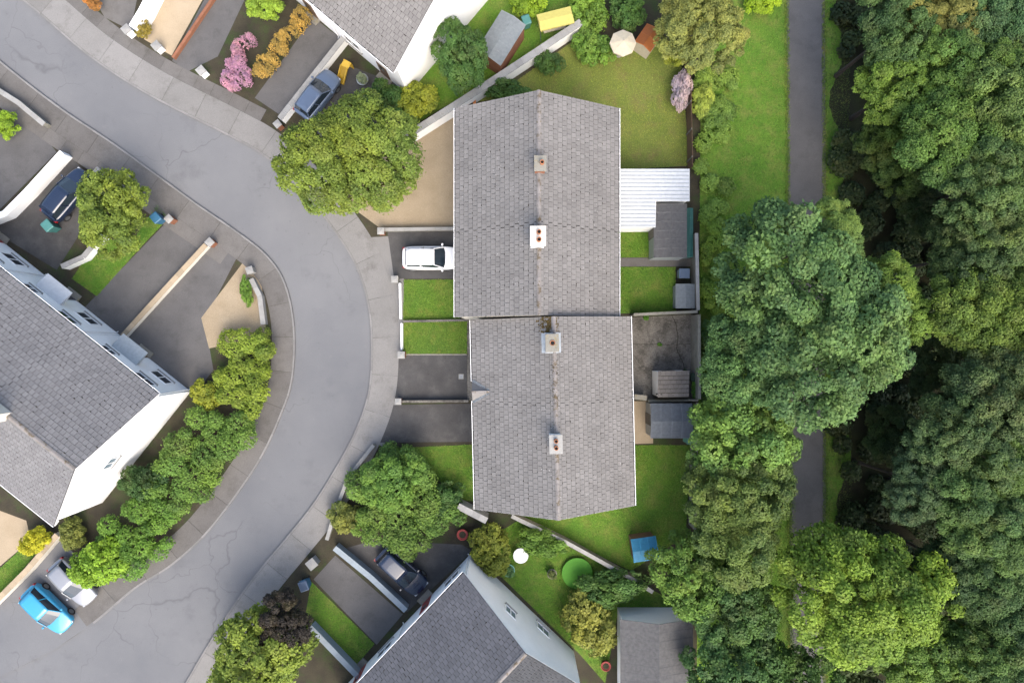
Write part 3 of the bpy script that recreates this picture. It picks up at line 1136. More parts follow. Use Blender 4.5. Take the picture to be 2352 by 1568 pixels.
m = MB()
rows_ = int(round((TH / math.cos(pt)) / GAUGE))
gx = TH / rows_
wy = 5.37 / round(5.37 / TILE_W)
for s in (-1, 1):
    for r_ in range(rows_):
        x = s * (TH - r_ * gx)
        off = 0 if r_ % 2 == 0 else .5
        for c_ in range(int(5.37 / wy) + 1):
            y = -2.685 + (c_ + off) * wy
            if abs(y) > 2.66:
                continue
            if s < 0 and skip_gablet(Vector((x, y, 0)), -1):
                continue
            near = max(0, (y - 1.0) / 1.7) * (1.0 if s < 0 else .35) * max(0, 1 - abs(x) / 5.0)
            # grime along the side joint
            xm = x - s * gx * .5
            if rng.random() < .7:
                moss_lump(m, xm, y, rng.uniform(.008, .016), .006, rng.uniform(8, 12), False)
            # tufts along the tile tails
            for q in range(3):
                if rng.random() < .12 + 1.1 * near + (.07 if s < 0 else .03):
                    moss_lump(m, x + rng.uniform(-.02, .03), y + rng.uniform(-.15, .15), rng.uniform(.022, .052), .018, rng.uniform(1, 2.8))
tag(m.build('moss', M['moss_dark'], roof_o), kind='stuff')
m = MB()
for i in range(620):
    x = -abs(rng.gauss(0, .42)) - .05 if rng.random() < .88 else rng.uniform(.05, .3)
    y = rng.uniform(1.66, 2.66)
    if math.sin(9 * x + 7 * y) * math.sin(11 * y - 5 * x) < -.45:
        continue
    if rng.random() < 1.1 - abs(x + .25) * .9:
        moss_lump(m, x, y, rng.uniform(.03, .075), .04)
for i in range(130):
    x = rng.gauss(0, .09)
    y = rng.uniform(-2.66, .3)
    s = 8.45 + .09
    k = 5
    rr = rng.uniform(.012, .035)
    m.add([(x + rr * math.cos(j * 1.256), y + rr * math.sin(j * 1.256), s - .03) for j in range(5)] + [(x, y, s + .01)], [(j, (j + 1) % 5, 5) for j in range(5)])
tag(m.build('moss', M['moss_brown'], roof_o), kind='stuff')

l_house = house('terraced_house', 'end-terrace house adjoining the mossy-ridged house on the south, with lawn round its gable', TX + .145, -7.43, ROT_T,
                7.2, TH, wall='cream_render', verge=(.12, 0), join=(None, 'skip'), wins=std_wins(TH, 7.2))
front_door(l_house, -TH + .35, -1.2, 'pvc_white')
chimney(l_house, -.1, 1.25, 7.6, 9.4, .66, 1.0, 'white_render', 'wall_cap', [(.0, -.2, .12, .3), (.0, .22, .12, .3)])
b_house = house('terraced_house', 'terraced house behind the white car, with a pale chimney and tall terracotta pot', 1.66, 4.42, 0, 5.6, 5.42, join=(None, 'ext'),
                wall='cream_render', wins=std_wins(5.42, 5.6))
front_door(b_house, -5.07, -1.2, 'wood_brown')
chimney(b_house, -.1, 1.9, 7.6, 9.6, .8, 1.05, 'white_render', 'cream_render', [(.05, -.25, .13, .35), (.05, .2, .13, .35)])
a_house = house('terraced_house', 'end-terrace house at the north, longest roof of the row, beside the tan gravel garden', 1.66, 11.38, 0, 8.25, 5.42,
                wall='cream_render', verge=(0, .12), join=('skip', None), wins=std_wins(5.42, 8.25))
front_door(a_house, -5.07, -2.2, 'plastic_dark_green')
chimney(a_house, .05, -.6, 7.6, 9.2, .6, .8, 'brick_red', 'concrete_pale', [(.1, 0, .12, .3)])


def off_axis(E, X, d):
    return Vector((E[0] + X[0] * d, E[1] + X[1] * d))


# west row
WX = Vector((-.622, -.783))
WY = Vector((.783, -.622))
WR = math.atan2(WX.y, WX.x)
wg = Vector((-23.5, -3.5)) + WX * 5.6
for i, (lab, chy) in enumerate((('white-walled end house of the west row, its bright gable facing the shrub bank', -2.4),
                                ('middle house of the west row, fronted by the lawn strip and round green tree', -2.4),
                                ('far house of the west row at the left edge, behind the dark blue car', -2.4))):
    c = wg - WY * (3.4 + 6.8 * i)
    h_ = house('terraced_house', lab, c.x, c.y, WR, 6.78, 5.6, tile='roof_tile_west', join=(('ext', None), ('ext', 'skip'), (None, 'skip'))[i], verge=(0, .1 if i == 0 else 0),
               wins=std_wins(5.6, 6.78))
    front_door(h_, -5.25, -1.2, ('wood_brown', 'paint_navy', 'canvas_red')[i])
    chimney(h_, .1, chy, 7.7, 9.5, .7, 1.0, 'cream_render', 'wall_cap', [(0, -.2, .12, .3), (0, .22, .12, .3)])
    cn = MB()      # lean-to canopy over the door
    cn.add([(-6.35, -2.2, 2.45), (-5.26, -2.2, 2.75), (-5.26, 0.0, 2.75), (-6.35, 0.0, 2.45), (-6.35, -2.2, 2.38), (-5.26, -2.2, 2.38), (-5.26, 0, 2.38), (-6.35, 0, 2.38)],
           [(0, 1, 2, 3), (7, 6, 5, 4), (0, 4, 5, 1), (1, 5, 6, 2), (2, 6, 7, 3), (3, 7, 4, 0)])
    cn.build('porch_canopy', M['sheet_pale' if i != 1 else 'polycarbonate'], h_)
    if i == 0:
        window(h_, 0.6, 3.286, 3.4, 1.0, 1.1, '+y', 'glass_pale')

# north row
NX, NY = Vector((.646, .763)), Vector((-.763, .646))
NR = math.atan2(NX.y, NX.x)
ng = Vector((-7.85, 17.92)) + NX * 5.6
for i, lab in enumerate(('grey-roofed north house with white gable beside the dark round tree', 'north house at the top edge behind the gold hedge and tarmac drive')):
    c = ng + NY * (3.5 + 7.0 * i)
    h_ = house('semi_detached_house', lab, c.x, c.y, NR, 6.98, 5.6, join=((None, 'ext'), ('skip', None))[i], verge=(.1 if i == 0 else 0, 0), wins=std_wins(5.6, 6.98))
    front_door(h_, -5.25, -1.3, 'wood_brown')
    chimney(h_, 0, 2.6, 7.7, 9.4, .7, 1.0, 'white_render', 'wall_cap', [(0, 0, .12, .3)])

# south pair
SX, SY = Vector((.725, -.689)), Vector((.689, .725))
SR = math.atan2(SX.y, SX.x)
sg = Vector((-3.21, -15.37)) + SX * 5.6
for i, lab in enumerate(('slate-roofed south house with pale gable over the back garden', 'slate-roofed south house at the bottom edge behind the blue-grey walls')):
    c = sg - SY * (3.5 + 7.0 * i)
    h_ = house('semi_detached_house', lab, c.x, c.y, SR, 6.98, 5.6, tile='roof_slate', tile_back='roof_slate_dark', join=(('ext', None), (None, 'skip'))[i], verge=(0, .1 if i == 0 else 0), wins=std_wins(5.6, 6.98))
    front_door(h_, -5.25, -1.3, 'canvas_red')
    chimney(h_, .1, -2.9, 7.7, 9.4, .7, 1.0, 'white_render', 'wall_cap', [(0, 0, .12, .3)])
    if i == 0:
        window(h_, -1.2, 3.388, 3.4, 1.0, 1.1, '+y', 'glass_pale')
        window(h_, 2.0, 3.388, 1.0, 1.2, 1.1, '+y', 'glass_pale')


# ------------------------------------------------------------------ garden surfaces (survey outlines)
flat('driveway', [(906, 816), (1073, 815), (1073, 919), (900, 921)], 'tarmac', .006)
lawn('lawn', [(925, 741), (1072, 738), (1072, 813), (925, 814)], 'lawn_mat', .010, (.115, .20, .035), 1500, 11, .05)
flat('paved_strip', [(1073.5, 737), (1104, 737), (1105, 919), (1073.5, 919)], 'yard', .012)
m = MB()
p0, p1 = W(928, 814), W(1072, 814)
m.box(p0.x, p1.x, p0.y - .05, p0.y + .05, -.05, .045)
tag(m.build('edging_kerb', M['concrete_pale']), kind='structure')
yard_o = flat('concrete_yard', [(1412, 731), (1592, 722), (1592, 914), (1412, 917)], 'yard', .006)


def crack(pts, w, mat='moss_dark', z=.0085, seed=3):
    rg = random.Random(seed)
    line = []
    P = [W(u, v) for u, v in pts]
    for a, b in zip(P[:-1], P[1:]):
        n = max(2, int((b - a).length / .12))
        for k in range(n):
            p = a.lerp(b, k / n)
            line.append(Vector((p.x + rg.gauss(0, .018), p.y + rg.gauss(0, .018))))
    line.append(Vector((P[-1].x, P[-1].y)))
    a, b = offset(line, w / 2), offset(line, -w / 2)
    m = MB()
    n = len(line)
    m.add([(p.x, p.y, z) for p in a] + [(p.x, p.y, z) for p in b], [(n + i, n + i + 1, i + 1, i) for i in range(n - 1)])
    m.build('crack', M[mat], yard_o)


crack([(1543, 724), (1553, 745), (1557, 770), (1557, 790), (1553, 800), (1566, 825), (1573, 848)], .035, seed=3)
crack([(1455, 790.5), (1500, 791), (1540, 791.5), (1588, 790)], .028, seed=8)
crack([(1456, 820), (1465, 833), (1473, 842)], .02, 'concrete_pale', seed=9)

flat('driveway', [(890, 532), (1055, 528), (1055, 640), (905, 640)], 'tarmac', .006)
lawn('lawn', [(928, 643), (1052, 642), (1056, 733), (926, 736)], 'lawn_mat', .006, (.105, .19, .03), 900, 12)
flat('gravel_garden', [(800, 470), (880, 330), (1000, 262), (1060, 235), (1060, 522), (870, 522)], 'tan_gravel', .006)
flat('driveway', [(888, 930), (1105, 926), (1105, 1014), (860, 1016)], 'tarmac', .006)
lawn('lawn', [(880, 1030), (1105, 1020), (1105, 1150), (1060, 1150), (960, 1060)], 'lawn_mat', .006, (.09, .17, .03), 500, 13)
lawn('lawn', [(1425, 1022), (1585, 1022), (1575, 1230), (1450, 1310), (1150, 1170), (1425, 1165)], 'lawn_mat', .006, (.095, .18, .03), 420, 14)
flat('patio', [(1425, 922), (1500, 920), (1500, 1018), (1425, 1020)], 'tan_paving', .007)
lawn('lawn', [(1090, 235), (1180, 190), (1330, 85), (1560, 95), (1585, 380), (1400, 392), (1400, 250), (1240, 215)], 'lawn_dry', .006, (.17, .21, .045), 260, 15)
flat('path', [(1408, 592), (1590, 592), (1590, 612), (1408, 612)], 'footpath_worn', .008)
lawn('lawn', [(1408, 530), (1494, 530), (1494, 591), (1408, 591)], 'lawn_mat', .006, (.085, .17, .02), 400, 16)
lawn('lawn', [(1408, 613), (1552, 613), (1552, 716), (1408, 720)], 'lawn_mat', .006, (.075, .15, .025), 400, 17)
flat('forecourt', [(850, 545), (925, 540), (930, 740), (922, 930), (880, 1026), (846, 1010), (870, 900), (880, 760), (872, 660)], 'footpath', .003)
# north frontages
flat('driveway', [(760, 72), (800, 95), (640, 262), (585, 225), (720, 40)], 'tarmac_grey', .006)
flat('driveway', [(500, -60), (590, -60), (500, 130), (430, 165), (395, 140)], 'tarmac_grey', .006)
flat('patio', [(385, -60), (498, -60), (394, 128), (330, 90)], 'tan_paving', .007)
flat('driveway', [(170, -80), (330, -80), (300, 70), (240, 40)], 'footpath_worn', .006)
flat('driveway', [(700, 262), (800, 150), (905, 190), (935, 225), (860, 300), (740, 330)], 'tarmac', .006)
lawn('lawn', [(940, 195), (1110, -40), (1400, -60), (1330, 60), (930, 300)], 'lawn_mat', .006, (.09, .165, .03), 200, 18)
# west frontages
flat('driveway', [(560, 560), (470, 735), (490, 850), (445, 905), (330, 900), (268, 775), (480, 545)], 'tarmac_grey', .006)
flat('driveway', [(392, 500), (478, 548), (285, 780), (195, 705)], 'tarmac_grey', .007)
lawn('lawn', [(300, 560), (228, 545), (165, 640), (222, 680), (330, 560), (388, 500), (360, 470)], 'lawn_mat', .009, (.075, .17, .022), 400, 19)
flat('driveway', [(150, 350), (245, 440), (130, 620), (0, 540), (0, 500)], 'tarmac', .006)
flat('driveway', [(-60, 300), (60, 260), (130, 350), (0, 480), (-60, 500)], 'tarmac_grey', .007)
flat('gravel_garden', [(560, 600), (600, 640), (612, 770), (480, 800), (462, 730)], 'tan_gravel', .009)
flat('patio', [(-60, 1150), (60, 1195), (70, 1240), (-60, 1350)], 'tan_paving', .006)
flat('driveway', [(135, 1240), (230, 1320), (305, 1354), (215, 1430), (120, 1494), (0, 1554), (-150, 1618), (-150, 1530), (-40, 1412)], 'asphalt', .006)
lawn('lawn', [(75, 1235), (120, 1225), (0, 1370), (-60, 1360)], 'lawn_mat', .009, (.10, .19, .03), 400, 20)
# south frontages
flat('driveway', [(770, 1275), (925, 1410), (865, 1480), (720, 1330)], 'tarmac_grey', .006)
lawn('lawn', [(715, 1335), (860, 1478), (815, 1530), (700, 1420)], 'lawn_mat', .008, (.07, .12, .025), 300, 21)
flat('driveway', [(780, 1262), (860, 1240), (1060, 1250), (1085, 1265), (935, 1405)], 'tarmac', .007)
lawn('lawn', [(1085, 1258), (1190, 1195), (1450, 1330), (1590, 1400), (1420, 1400), (1390, 1568), (1330, 1500)], 'lawn_mat', .004, (.08, .14, .03), 200, 22)
# park side
flat('forest_floor', [(1905, -200), (2700, -200), (2700, 1800), (1900, 1800)] + [(1930 + 14 * math.sin(k * .33) + 12 * math.sin(k * .131) + random.uniform(-3, 3), 1780 - 12 * k) for k in range(160)], 'forest_floor', .004)
lawn('verge', [(1612, -60), (1812, -60), (1815, 700), (1840, 1640), (1600, 1640), (1606, 700)], 'lawn_mat', .005, (.10, .19, .03), 150, 23, .08)
lawn('verge', [(1893, -60), (1950, -60), (1955, 700), (1955, 1640), (1893, 1640)], 'lawn_mat', .0025, (.07, .11, .025), 150, 24, .08)
flat('park_path', [(1806, -80), (1894, -80), (1897, 400), (1897, 1640), (1815, 1640), (1812, 700)], 'tarmac_grey', .011)


for u0, u1, u2, sd_ in ((1801, 1806, 1809, 61), (1888, 1890, 1890, 62)):      # grass creeping over the path edges
    lawn('path_edge', [(u0, -60), (u0 + 9, -60), (u1 + 10, 700), (u2 + 12, 1640), (u2, 1640), (u1, 700)], 'lawn_mat', .012, (.10, .16, .03), 420, sd_, .11, False)


# ------------------------------------------------------------------ walls, fences, pillars
def wall(label, pts, h, t, mat, cap=None, name='garden_wall', cat='wall', base=0.0, cap_h=.05, over=.03, group=None):
    P = [W(u, v, h) for u, v in pts]
    L = [Vector((p.x, p.y)) for p in P]
    th = thing(name, label, cat, (L[0].x, L[0].y, 0), 0, group)
    L = [q - L[0] for q in L]

    def strip(d):
        return offset(L, d)
    m = MB()
    m.prism(strip(t / 2) + strip(-t / 2)[::-1], -.08, h - (cap_h if cap else 0))
    m.build('wall_body', M[mat], th)
    if cap:
        for a, b in zip(L[:-1], L[1:]):
            d = (b - a)
            n = max(1, round(d.length / .6))
            for k in range(n):
                p, q = a + d * (k / n), a + d * ((k + 1) / n)
                dd = d.normalized()
                p, q = p + dd * .004, q - dd * .004
                s = Vector((-dd.y, dd.x)) * (t / 2 + over)
                z = h + random.uniform(-.004, .004)
                c = MB()
                c.prism([p + s, q + s, q - s, p - s], h - cap_h + .002, z)
                c.build('coping_stone', M[cap], th)
    return th


def pillar(label, u, v, h, s, mat, cap='wall_cap', rz=0.0, capname='capstone'):
    p = W(u, v, h)
    th = thing('gate_pillar', label, 'pillar', (p.x, p.y, 0), rz)
    quick_box('shaft', M[mat], th, -s / 2, s / 2, -s / 2, s / 2, -.08, h - .1)
    m = MB()
    e = s / 2 + .05
    m.add([(-e, -e, h - .098), (e, -e, h - .098), (e, e, h - .098), (-e, e, h - .098), (-e, -e, h - .04), (e, -e, h - .04), (e, e, h - .04), (-e, e, h - .04), (0, 0, h + .03)],
          [(3, 2, 1, 0), (0, 1, 5, 4), (1, 2, 6, 5), (2, 3, 7, 6), (3, 0, 4, 7), (4, 5, 8), (5, 6, 8), (6, 7, 8), (7, 4, 8)])
    m.build(capname, M[cap], th)
    return th


def fence(label, pts, h, mat, post=2.0, board=.15):
    P = [W(u, v, h * .7) for u, v in pts]
    th = thing('timber_fence', label, 'fence', (P[0].x, P[0].y, 0))
    o = Vector((P[0].x, P[0].y))
    pm = {}
    for a, b in zip(P[:-1], P[1:]):
        a2, b2 = Vector((a.x, a.y)) - o, Vector((b.x, b.y)) - o
        d = b2 - a2
        ang = math.atan2(d.y, d.x)
        n = int(d.length / board)
        me = MB()
        me.box(-board / 2 + .006, board / 2 - .006, -.012, .012, .03, h)
        bm_ = me.mesh('board', M[mat])
        for k in range(n):
            q = a2 + d * ((k + .5) / n)
            ob = link('board', bm_, th)
            ob.location = (q.x, q.y, random.uniform(-.015, .015))
            ob.rotation_euler = (0, 0, ang)
        pe = MB()
        pe.box(-.05, .05, -.07, -.014, -.1, h + .06)
        pp = pe.mesh('post', M['wood_grey'])
        for k in range(int(d.length / post) + 1):
            q = a2 + d.normalized() * min(k * post, d.length)
            ob = link('post', pp, th)
            ob.location = (q.x, q.y, 0)
            ob.rotation_euler = (0, 0, ang)
    return th


# target plot
wall('low white front wall along the small bright lawn of the mossy-ridged house', [(922, 742), (922, 803)], .55, .12, 'white_render')
pillar('brick gate pillar with grey cap between the small lawn and tarmac drive', 921, 815, 1.0, .42, 'brick_red')
pillar('brick gate pillar at the south corner of the mossy-ridged house drive', 914, 922, .9, .36, 'brick_red')
wall('low wall between the tarmac drive and the neighbouring drive to its south', [(922, 922), (1076, 921)], .5, .12, 'yard', 'yard')
wall('low wall between the two small front lawns', [(926, 738), (1078, 735)], .35, .1, 'yard', 'yard')
wall('lichen-covered concrete wall closing the back of the cracked concrete yard', [(1606, 722), (1607, 916)], 1.9, .2, 'block_wall')
wall('block wall between the concrete yard and the north neighbour lawn', [(1456, 722.5), (1603, 715.5)], 1.5, .14, 'block_wall', 'block_wall')
wall('stone-topped wall stub beside the concrete yard back door', [(1457, 911), (1486, 914)], 1.5, .3, 'block_wall', 'concrete_pale')
wall('block wall behind the tiled shed, bordering the blue-roofed shed plot', [(1490, 921), (1604, 919)], 1.3, .14, 'block_wall')
# inspection cover in the drive
p = W(1059, 864.5)
ic = thing('inspection_cover', 'small square grey inspection cover set in the tarmac drive', 'cover', (p.x, p.y, 0))
quick_box('frame', M['concrete_pale'], ic, -.19, .19, -.19, .19, -.03, .014)
cv = quick_box('lid', M['steel_grey'], ic, -.155, .155, -.155, .155, .0145, .022)
m = MB()
m.lathe([(.03, 0), (.03, .004)], 10, (0.0, 0, .0222))
m.build('lifting_eye', M['soot'], cv)

# tiled shed in the yard
p = W(1551, 880, 2.0)
sh = thing('tiled_shed', 'small white shed with grey tiled lean-to roof in the concrete yard corner', 'shed', (p.x - .15, p.y - .05, 0), R(.8))
sw, sd = 2.15, 1.75
m = MB()
m.add([(-sw / 2, -sd / 2, -.05), (sw / 2, -sd / 2, -.05), (sw / 2, sd / 2, -.05), (-sw / 2, sd / 2, -.05),
       (-sw / 2, -sd / 2, 1.85), (sw / 2, -sd / 2, 1.85), (sw / 2, sd / 2, 2.1), (-sw / 2, sd / 2, 2.1)],
      [(0, 3, 2, 1), (4, 5, 6, 7), (0, 1, 5, 4), (1, 2, 6, 5), (2, 3, 7, 6), (3, 0, 4, 7)])
m.build('wall', M['white_render'], sh)
rf = MB()
sl = math.atan2(.25, sd)
rm = Matrix.Translation((0, -sd / 2 - .08, 1.86)) @ Matrix.Rotation(sl, 4, 'X')
rf.box(-sw / 2 + .01, sw / 2 + .06, 0, sd + .14, 0, .03, rm)
rfo = rf.build('roof', M['underlay'], sh)
sg_ = (sd + .12) / 6
for r_ in range(6):
    k = 6 if r_ % 2 == 0 else 7
    wd = (sw + .08) / 6
    ed = [i * wd for i in range(7)] if r_ % 2 == 0 else [0] + [(i + .5) * wd for i in range(6)] + [6 * wd]
    for e0, e1 in zip(ed[:-1], ed[1:]):
        t = MB()
        q = (e1 - e0) / 2 - .006
        tv = tile_verts(e1 - e0, .014, sg_ - .01)
        tv = tv[:8] + [(a_, .035, .0335) for a_, b_, c_ in tv[8:]]
        t.add(tv, TILE_F)
        t.m = 1
        t.add(tv, TILE_E)
        o = t.build('tile', [M['shed_tile'], M['moss_dark']], rfo)  # dark tail strip paints the course shade as well as dirt
        o.matrix_local = rm @ Matrix.Translation((-sw / 2 - .02 + (e0 + e1) / 2, r_ * sg_ + random.uniform(-.006, .006), .032)) @ Matrix.Rotation(random.gauss(0, .008), 4, 'Z')
quick_box('door', M['wood_grey'], sh, -.5, .3, sd / 2 + .003, sd / 2 + .04, .05, 1.75)
m = MB()
m.tube([(-sw / 2 - .1, -.72, 1.75), (-sw / 2 + .25, -.74, 1.93), (-sw / 2 + .28, -.74, 1.93)], .05, 8)
m.build('waste_pipe', M['plastic_black'], sh, True)
# pipe rail behind the shed
m = MB()
a, b, c = W(1578, 849, 1.0), W(1592, 851, 1.0), W(1596, 885, 1.0)
m.tube([a - Vector((0, 0, 1.0)), a, b, c, c - Vector((0, 0, 1.0))], .035, 8)
tag(m.build('pipe_rail', M['pvc_grey'], None, True), 'bent grey pipe rail standing between shed and back wall', 'pipe')
# white downpipe stub on the yard side is part of the house


def bin_(label, u, v, mat, rz=0, s=1.0, lid=None):
    p = W(u, v, 1.0 * s)
    t = thing('wheelie_bin', label, 'bin', (p.x, p.y, 0), rz)
    m = MB()
    a, b, h = .22 * s, .29 * s, 1.0 * s
    m.add([(-a, -a * 1.1, .04), (a, -a * 1.1, .04), (a, a * 1.1, .04), (-a, a * 1.1, .04), (-b, -b * 1.15, h), (b, -b * 1.15, h), (b, b * 1.15, h), (-b, b * 1.15, h)],
          [(3, 2, 1, 0), (4, 5, 6, 7), (0, 1, 5, 4), (1, 2, 6, 5), (2, 3, 7, 6), (3, 0, 4, 7)])
    bo = m.build('bin_body', M[mat], t)
    bo.modifiers.new('bevel', 'BEVEL').width = .02
    m = MB()
    m.add([(-b - .03, -b * 1.15 - .03, h + .003), (b + .03, -b * 1.15 - .03, h + .003), (b + .03, b * 1.15 + .03, h + .003), (-b - .03, b * 1.15 + .03, h + .003),
           (-b, -b * 1.1, h + .07), (b, -b * 1.1, h + .07), (b, b * 1.1, h + .09), (-b, b * 1.1, h + .09)],
          [(3, 2, 1, 0), (4, 5, 6, 7), (0, 1, 5, 4), (1, 2, 6, 5), (2, 3, 7, 6), (3, 0, 4, 7)])
    l = m.build('lid', M[lid or mat], t)
    l.modifiers.new('bevel', 'BEVEL').width = .025
    m = MB()
    m.tube([(-b * .8, b * 1.15 + .07, h - .05), (b * .8, b * 1.15 + .07, h - .05)], .016, 6)
    m.build('handle', M[mat], t)
    for sx in (-1, 1):
        m = MB()
        m.tube([(sx * (a + .02), a * 1.1 + .03, .1), (sx * (a + .07), a * 1.1 + .03, .1)], .1, 12)
        m.build('wheel', M['rubber'], t)
    return t


bin_('dark green bin squeezed between the tiled shed and the lichened back wall', 1598, 866, 'plastic_dark_green', R(90))
bin_('blue bin standing by the round green tree in the west garden', 357, 500, 'plastic_blue', R(40))
bin_('teal bin behind the dark blue car', 108, 518, 'plastic_teal', R(40), 1.1)
bin_('slate blue bin beside the dark purple tree and pale pillar', 697, 1346, 'plastic_blue', R(20), 1.05, 'paint_slate')
bin_('teal bin next to the yellow swing seat', 1209, 46, 'plastic_teal', R(20), 1.0)
bin_('navy blue bin behind the back lawn, north of the pale storage box', 1572, 628, 'paint_slate', R(90), 1.15)

# terrace neighbours
wall('rear wall of the plot behind the white car house', [(1600, 535), (1604, 712)], 1.5, .18, 'block_wall', 'wall_cap')
fence('dark timber fence along the back of the olive dry lawn', [(1582, 110), (1588, 385)], 1.5, 'wood_brown')
wall('rear wall of the southern end-terrace lawn', [(1602, 925), (1596, 1215)], 1.4, .18, 'block_wall')
wall('long pale diagonal wall between the gravel garden and the north house', [(934, 312), (1075, 222), (1215, 130), (1335, 50)], 1.5, .42, 'white_render', 'wall_cap', over=.04)
wall('low wall between the gravel garden and the drive of the white car', [(872, 527), (1052, 525)], .5, .2, 'block_wall', 'wall_cap')
pillar('brown pillar at the corner of the drive of the white car', 874, 530, .9, .4, 'brick_red')
pillar('pillar between the drive of the white car and the small lawn', 906, 641, .9, .4, 'block_wall')
wall('low front wall before the lawn beside the white car', [(918, 650), (920, 732)], .5, .15, 'white_render')
wall('low front wall round the southern end-terrace garden', [(858, 1022), (800, 1095), (768, 1180), (750, 1240)], .6, .2, 'block_wall', 'wall_cap')
wall('grey stepped wall running diagonally below the southern gable lawn', [(1175, 1185), (1300, 1245), (1450, 1328), (1500, 1360)], 1.1, .22, 'block_wall', 'wall_cap')
wall('short pale wall at the foot of the southern gable corner', [(1052, 1162), (1118, 1196)], 1.6, .4, 'wall_cap', 'wall_cap')

# north frontages
wall('white diagonal wall between the tarmac drive and the slate blue car', [(800, 72), (722, 170), (642, 272)], .9, .34, 'white_render', 'wall_cap')
wall('short white wall beside the tan paving at the top', [(352, -30), (326, 22), (302, 62)], 1.3, .5, 'white_render')
wall('low wall between the tan paving and the grey drive', [(498, -20), (396, 132)], .4, .14, 'brick_red', 'brick_red')
pillar('white pillar at the kerb end of the pink flowering hedge', 460, 161, .8, .5, 'white_render', rz=R(40))
pillar('white pillar at the kerb end of the tan paving', 357, 104, .8, .5, 'white_render', rz=R(40))
pillar('pale pillar at the corner of the short white wall at the top', 288, 66, .9, .5, 'white_render', rz=R(40))
pillar('brick pillar at the foot of the white diagonal wall', 636, 284, .9, .4, 'brick_red', rz=R(40))

# west frontages
wall('bright white wall between the two drives at the left edge', [(-40, 510), (10, 490), (60, 440), (142, 350)], 1.0, .4, 'white_render', 'white_render')
wall('sandy wall dividing the two long grey drives of the west row', [(472, 562), (380, 662), (280, 772)], .6, .3, 'cream_render', 'tan_paving')
pillar('orange brick pillar at the street end of the sandy dividing wall', 480, 556, .8, .45, 'brick_red', rz=R(45))
wall('pale wall beside the lawn strip and round green tree', [(232, 540), (190, 590), (140, 612)], .9, .3, 'white_render', 'wall_cap')
wall('curved pale wall along the footpath beyond the tan gravel bed', [(576, 640), (596, 680), (604, 745)], .6, .3, 'wall_cap', 'wall_cap')
wall('sandy wall beside the cyan car at the lower left', [(130, 1228), (60, 1310), (-30, 1400)], .9, .34, 'cream_render', 'tan_paving')
wall('low wall at the street end of the upper left drive', [(-40, 185), (40, 235), (100, 285)], .7, .3, 'block_wall', 'wall_cap')
pillar('orange brick pillar beside the blue bin', 386, 502, .9, .42, 'brick_red', rz=R(45))
pillar('pale pillar at the street end of the dark blue car drive', 222, 395, .9, .5, 'wall_cap', rz=R(45))
pillar('pale pillar where the curved footpath wall ends', 572, 620, .8, .42, 'wall_cap', rz=R(20))

# south frontages
wall('blue-grey wall between the two southern drives', [(768, 1258), (850, 1325), (932, 1402)], .9, .34, 'wall_bluish', 'wall_bluish')
wall('blue-grey wall running from the dark purple tree to the house', [(712, 1440), (760, 1490), (820, 1552)], .9, .34, 'wall_bluish', 'wall_bluish')
pillar('pale pillar at the street corner beside the slate blue bin', 715, 1296, .9, .6, 'wall_cap', rz=R(40))

# ------------------------------------------------------------------ outbuildings
def shed(label, u0, v0, u1, v1, z, roof, wall_m, ridge=.3, name='garden_shed', cat='shed', rz=0, axis='y', over=.08, door=None):
    a, b = W(u0, v1, z), W(u1, v0, z)
    cx, cy = (a.x + b.x) / 2, (a.y + b.y) / 2
    w, d = b.x - a.x, b.y - a.y
    t = thing(name, label, cat, (cx, cy, 0), rz)
    m = MB()
    x, y = w / 2 - over, d / 2 - over
    if axis == 'y':
        pr = [(-x, 0), (x, 0), (x, z - .05), (0, z + ridge - .05), (-x, z - .05)]
        vs = [(p[0], -y, p[1]) for p in pr] + [(p[0], y, p[1]) for p in pr]
    else:
        pr = [(-y, 0), (y, 0), (y, z - .05), (0, z + ridge - .05), (-y, z - .05)]
        vs = [(-x, p[0], p[1]) for p in pr][::1] + [(x, p[0], p[1]) for p in pr]
    fs = [(0, 1, 2, 3, 4), (9, 8, 7, 6, 5), (0, 4, 9, 5), (1, 6, 7, 2), (2, 7, 8, 3), (3, 8, 9, 4), (0, 5, 6, 1)]
    m.add(vs, fs)
    m.build('wall', M[wall_m], t)
    m = MB()
    for s in (-1, 1):
        if axis == 'y':
            q = [(s * (w / 2), -d / 2, z - .04), (s * (w / 2), d / 2, z - .04), (0, d / 2, z + ridge), (0, -d / 2, z + ridge)]
        else:
            q = [(-w / 2, s * d / 2, z - .04), (w / 2, s * d / 2, z - .04), (w / 2, 0, z + ridge), (-w / 2, 0, z + ridge)]
        up = [(p[0], p[1], p[2] + .045) for p in q]
        m.add(q + up, [(0, 1, 2, 3), (3, 2, 1, 0), (4, 5, 6, 7), (7, 6, 5, 4), (0, 1, 5, 4), (1, 2, 6, 5), (2, 3, 7, 6), (3, 0, 4, 7)])
    rf_ = m.build('roof', M[roof], t)
    n = max(2, int((d if axis == 'y' else w) / .6))
    bt = MB()
    for k in range(n + 1):     # battens / sheet seams
        for s in (-1, 1):
            if axis == 'y':
                yy = -d / 2 + .02 + (d - .04) * k / n
                A, B = Vector((s * w / 2, yy, z + .012)), Vector((s * .01, yy, z + ridge + .052))
            else:
                xx = -w / 2 + .02 + (w - .04) * k / n
                A, B = Vector((xx, s * d / 2, z + .012)), Vector((xx, s * .01, z + ridge + .052))
            bt.tube([A, B], .014, 4)
    bt.build('seam', M[roof], rf_)
    if door:
        if door == '-x':
            quick_box('door', M['wood_grey'], t, -x - .04, -x - .003, -.4, .4, .05, min(1.9, z - .2))
        else:
            quick_box('door', M['wood_grey'], t, -.4, .4, y + .003, y + .04, .05, min(1.9, z - .2))
    return t


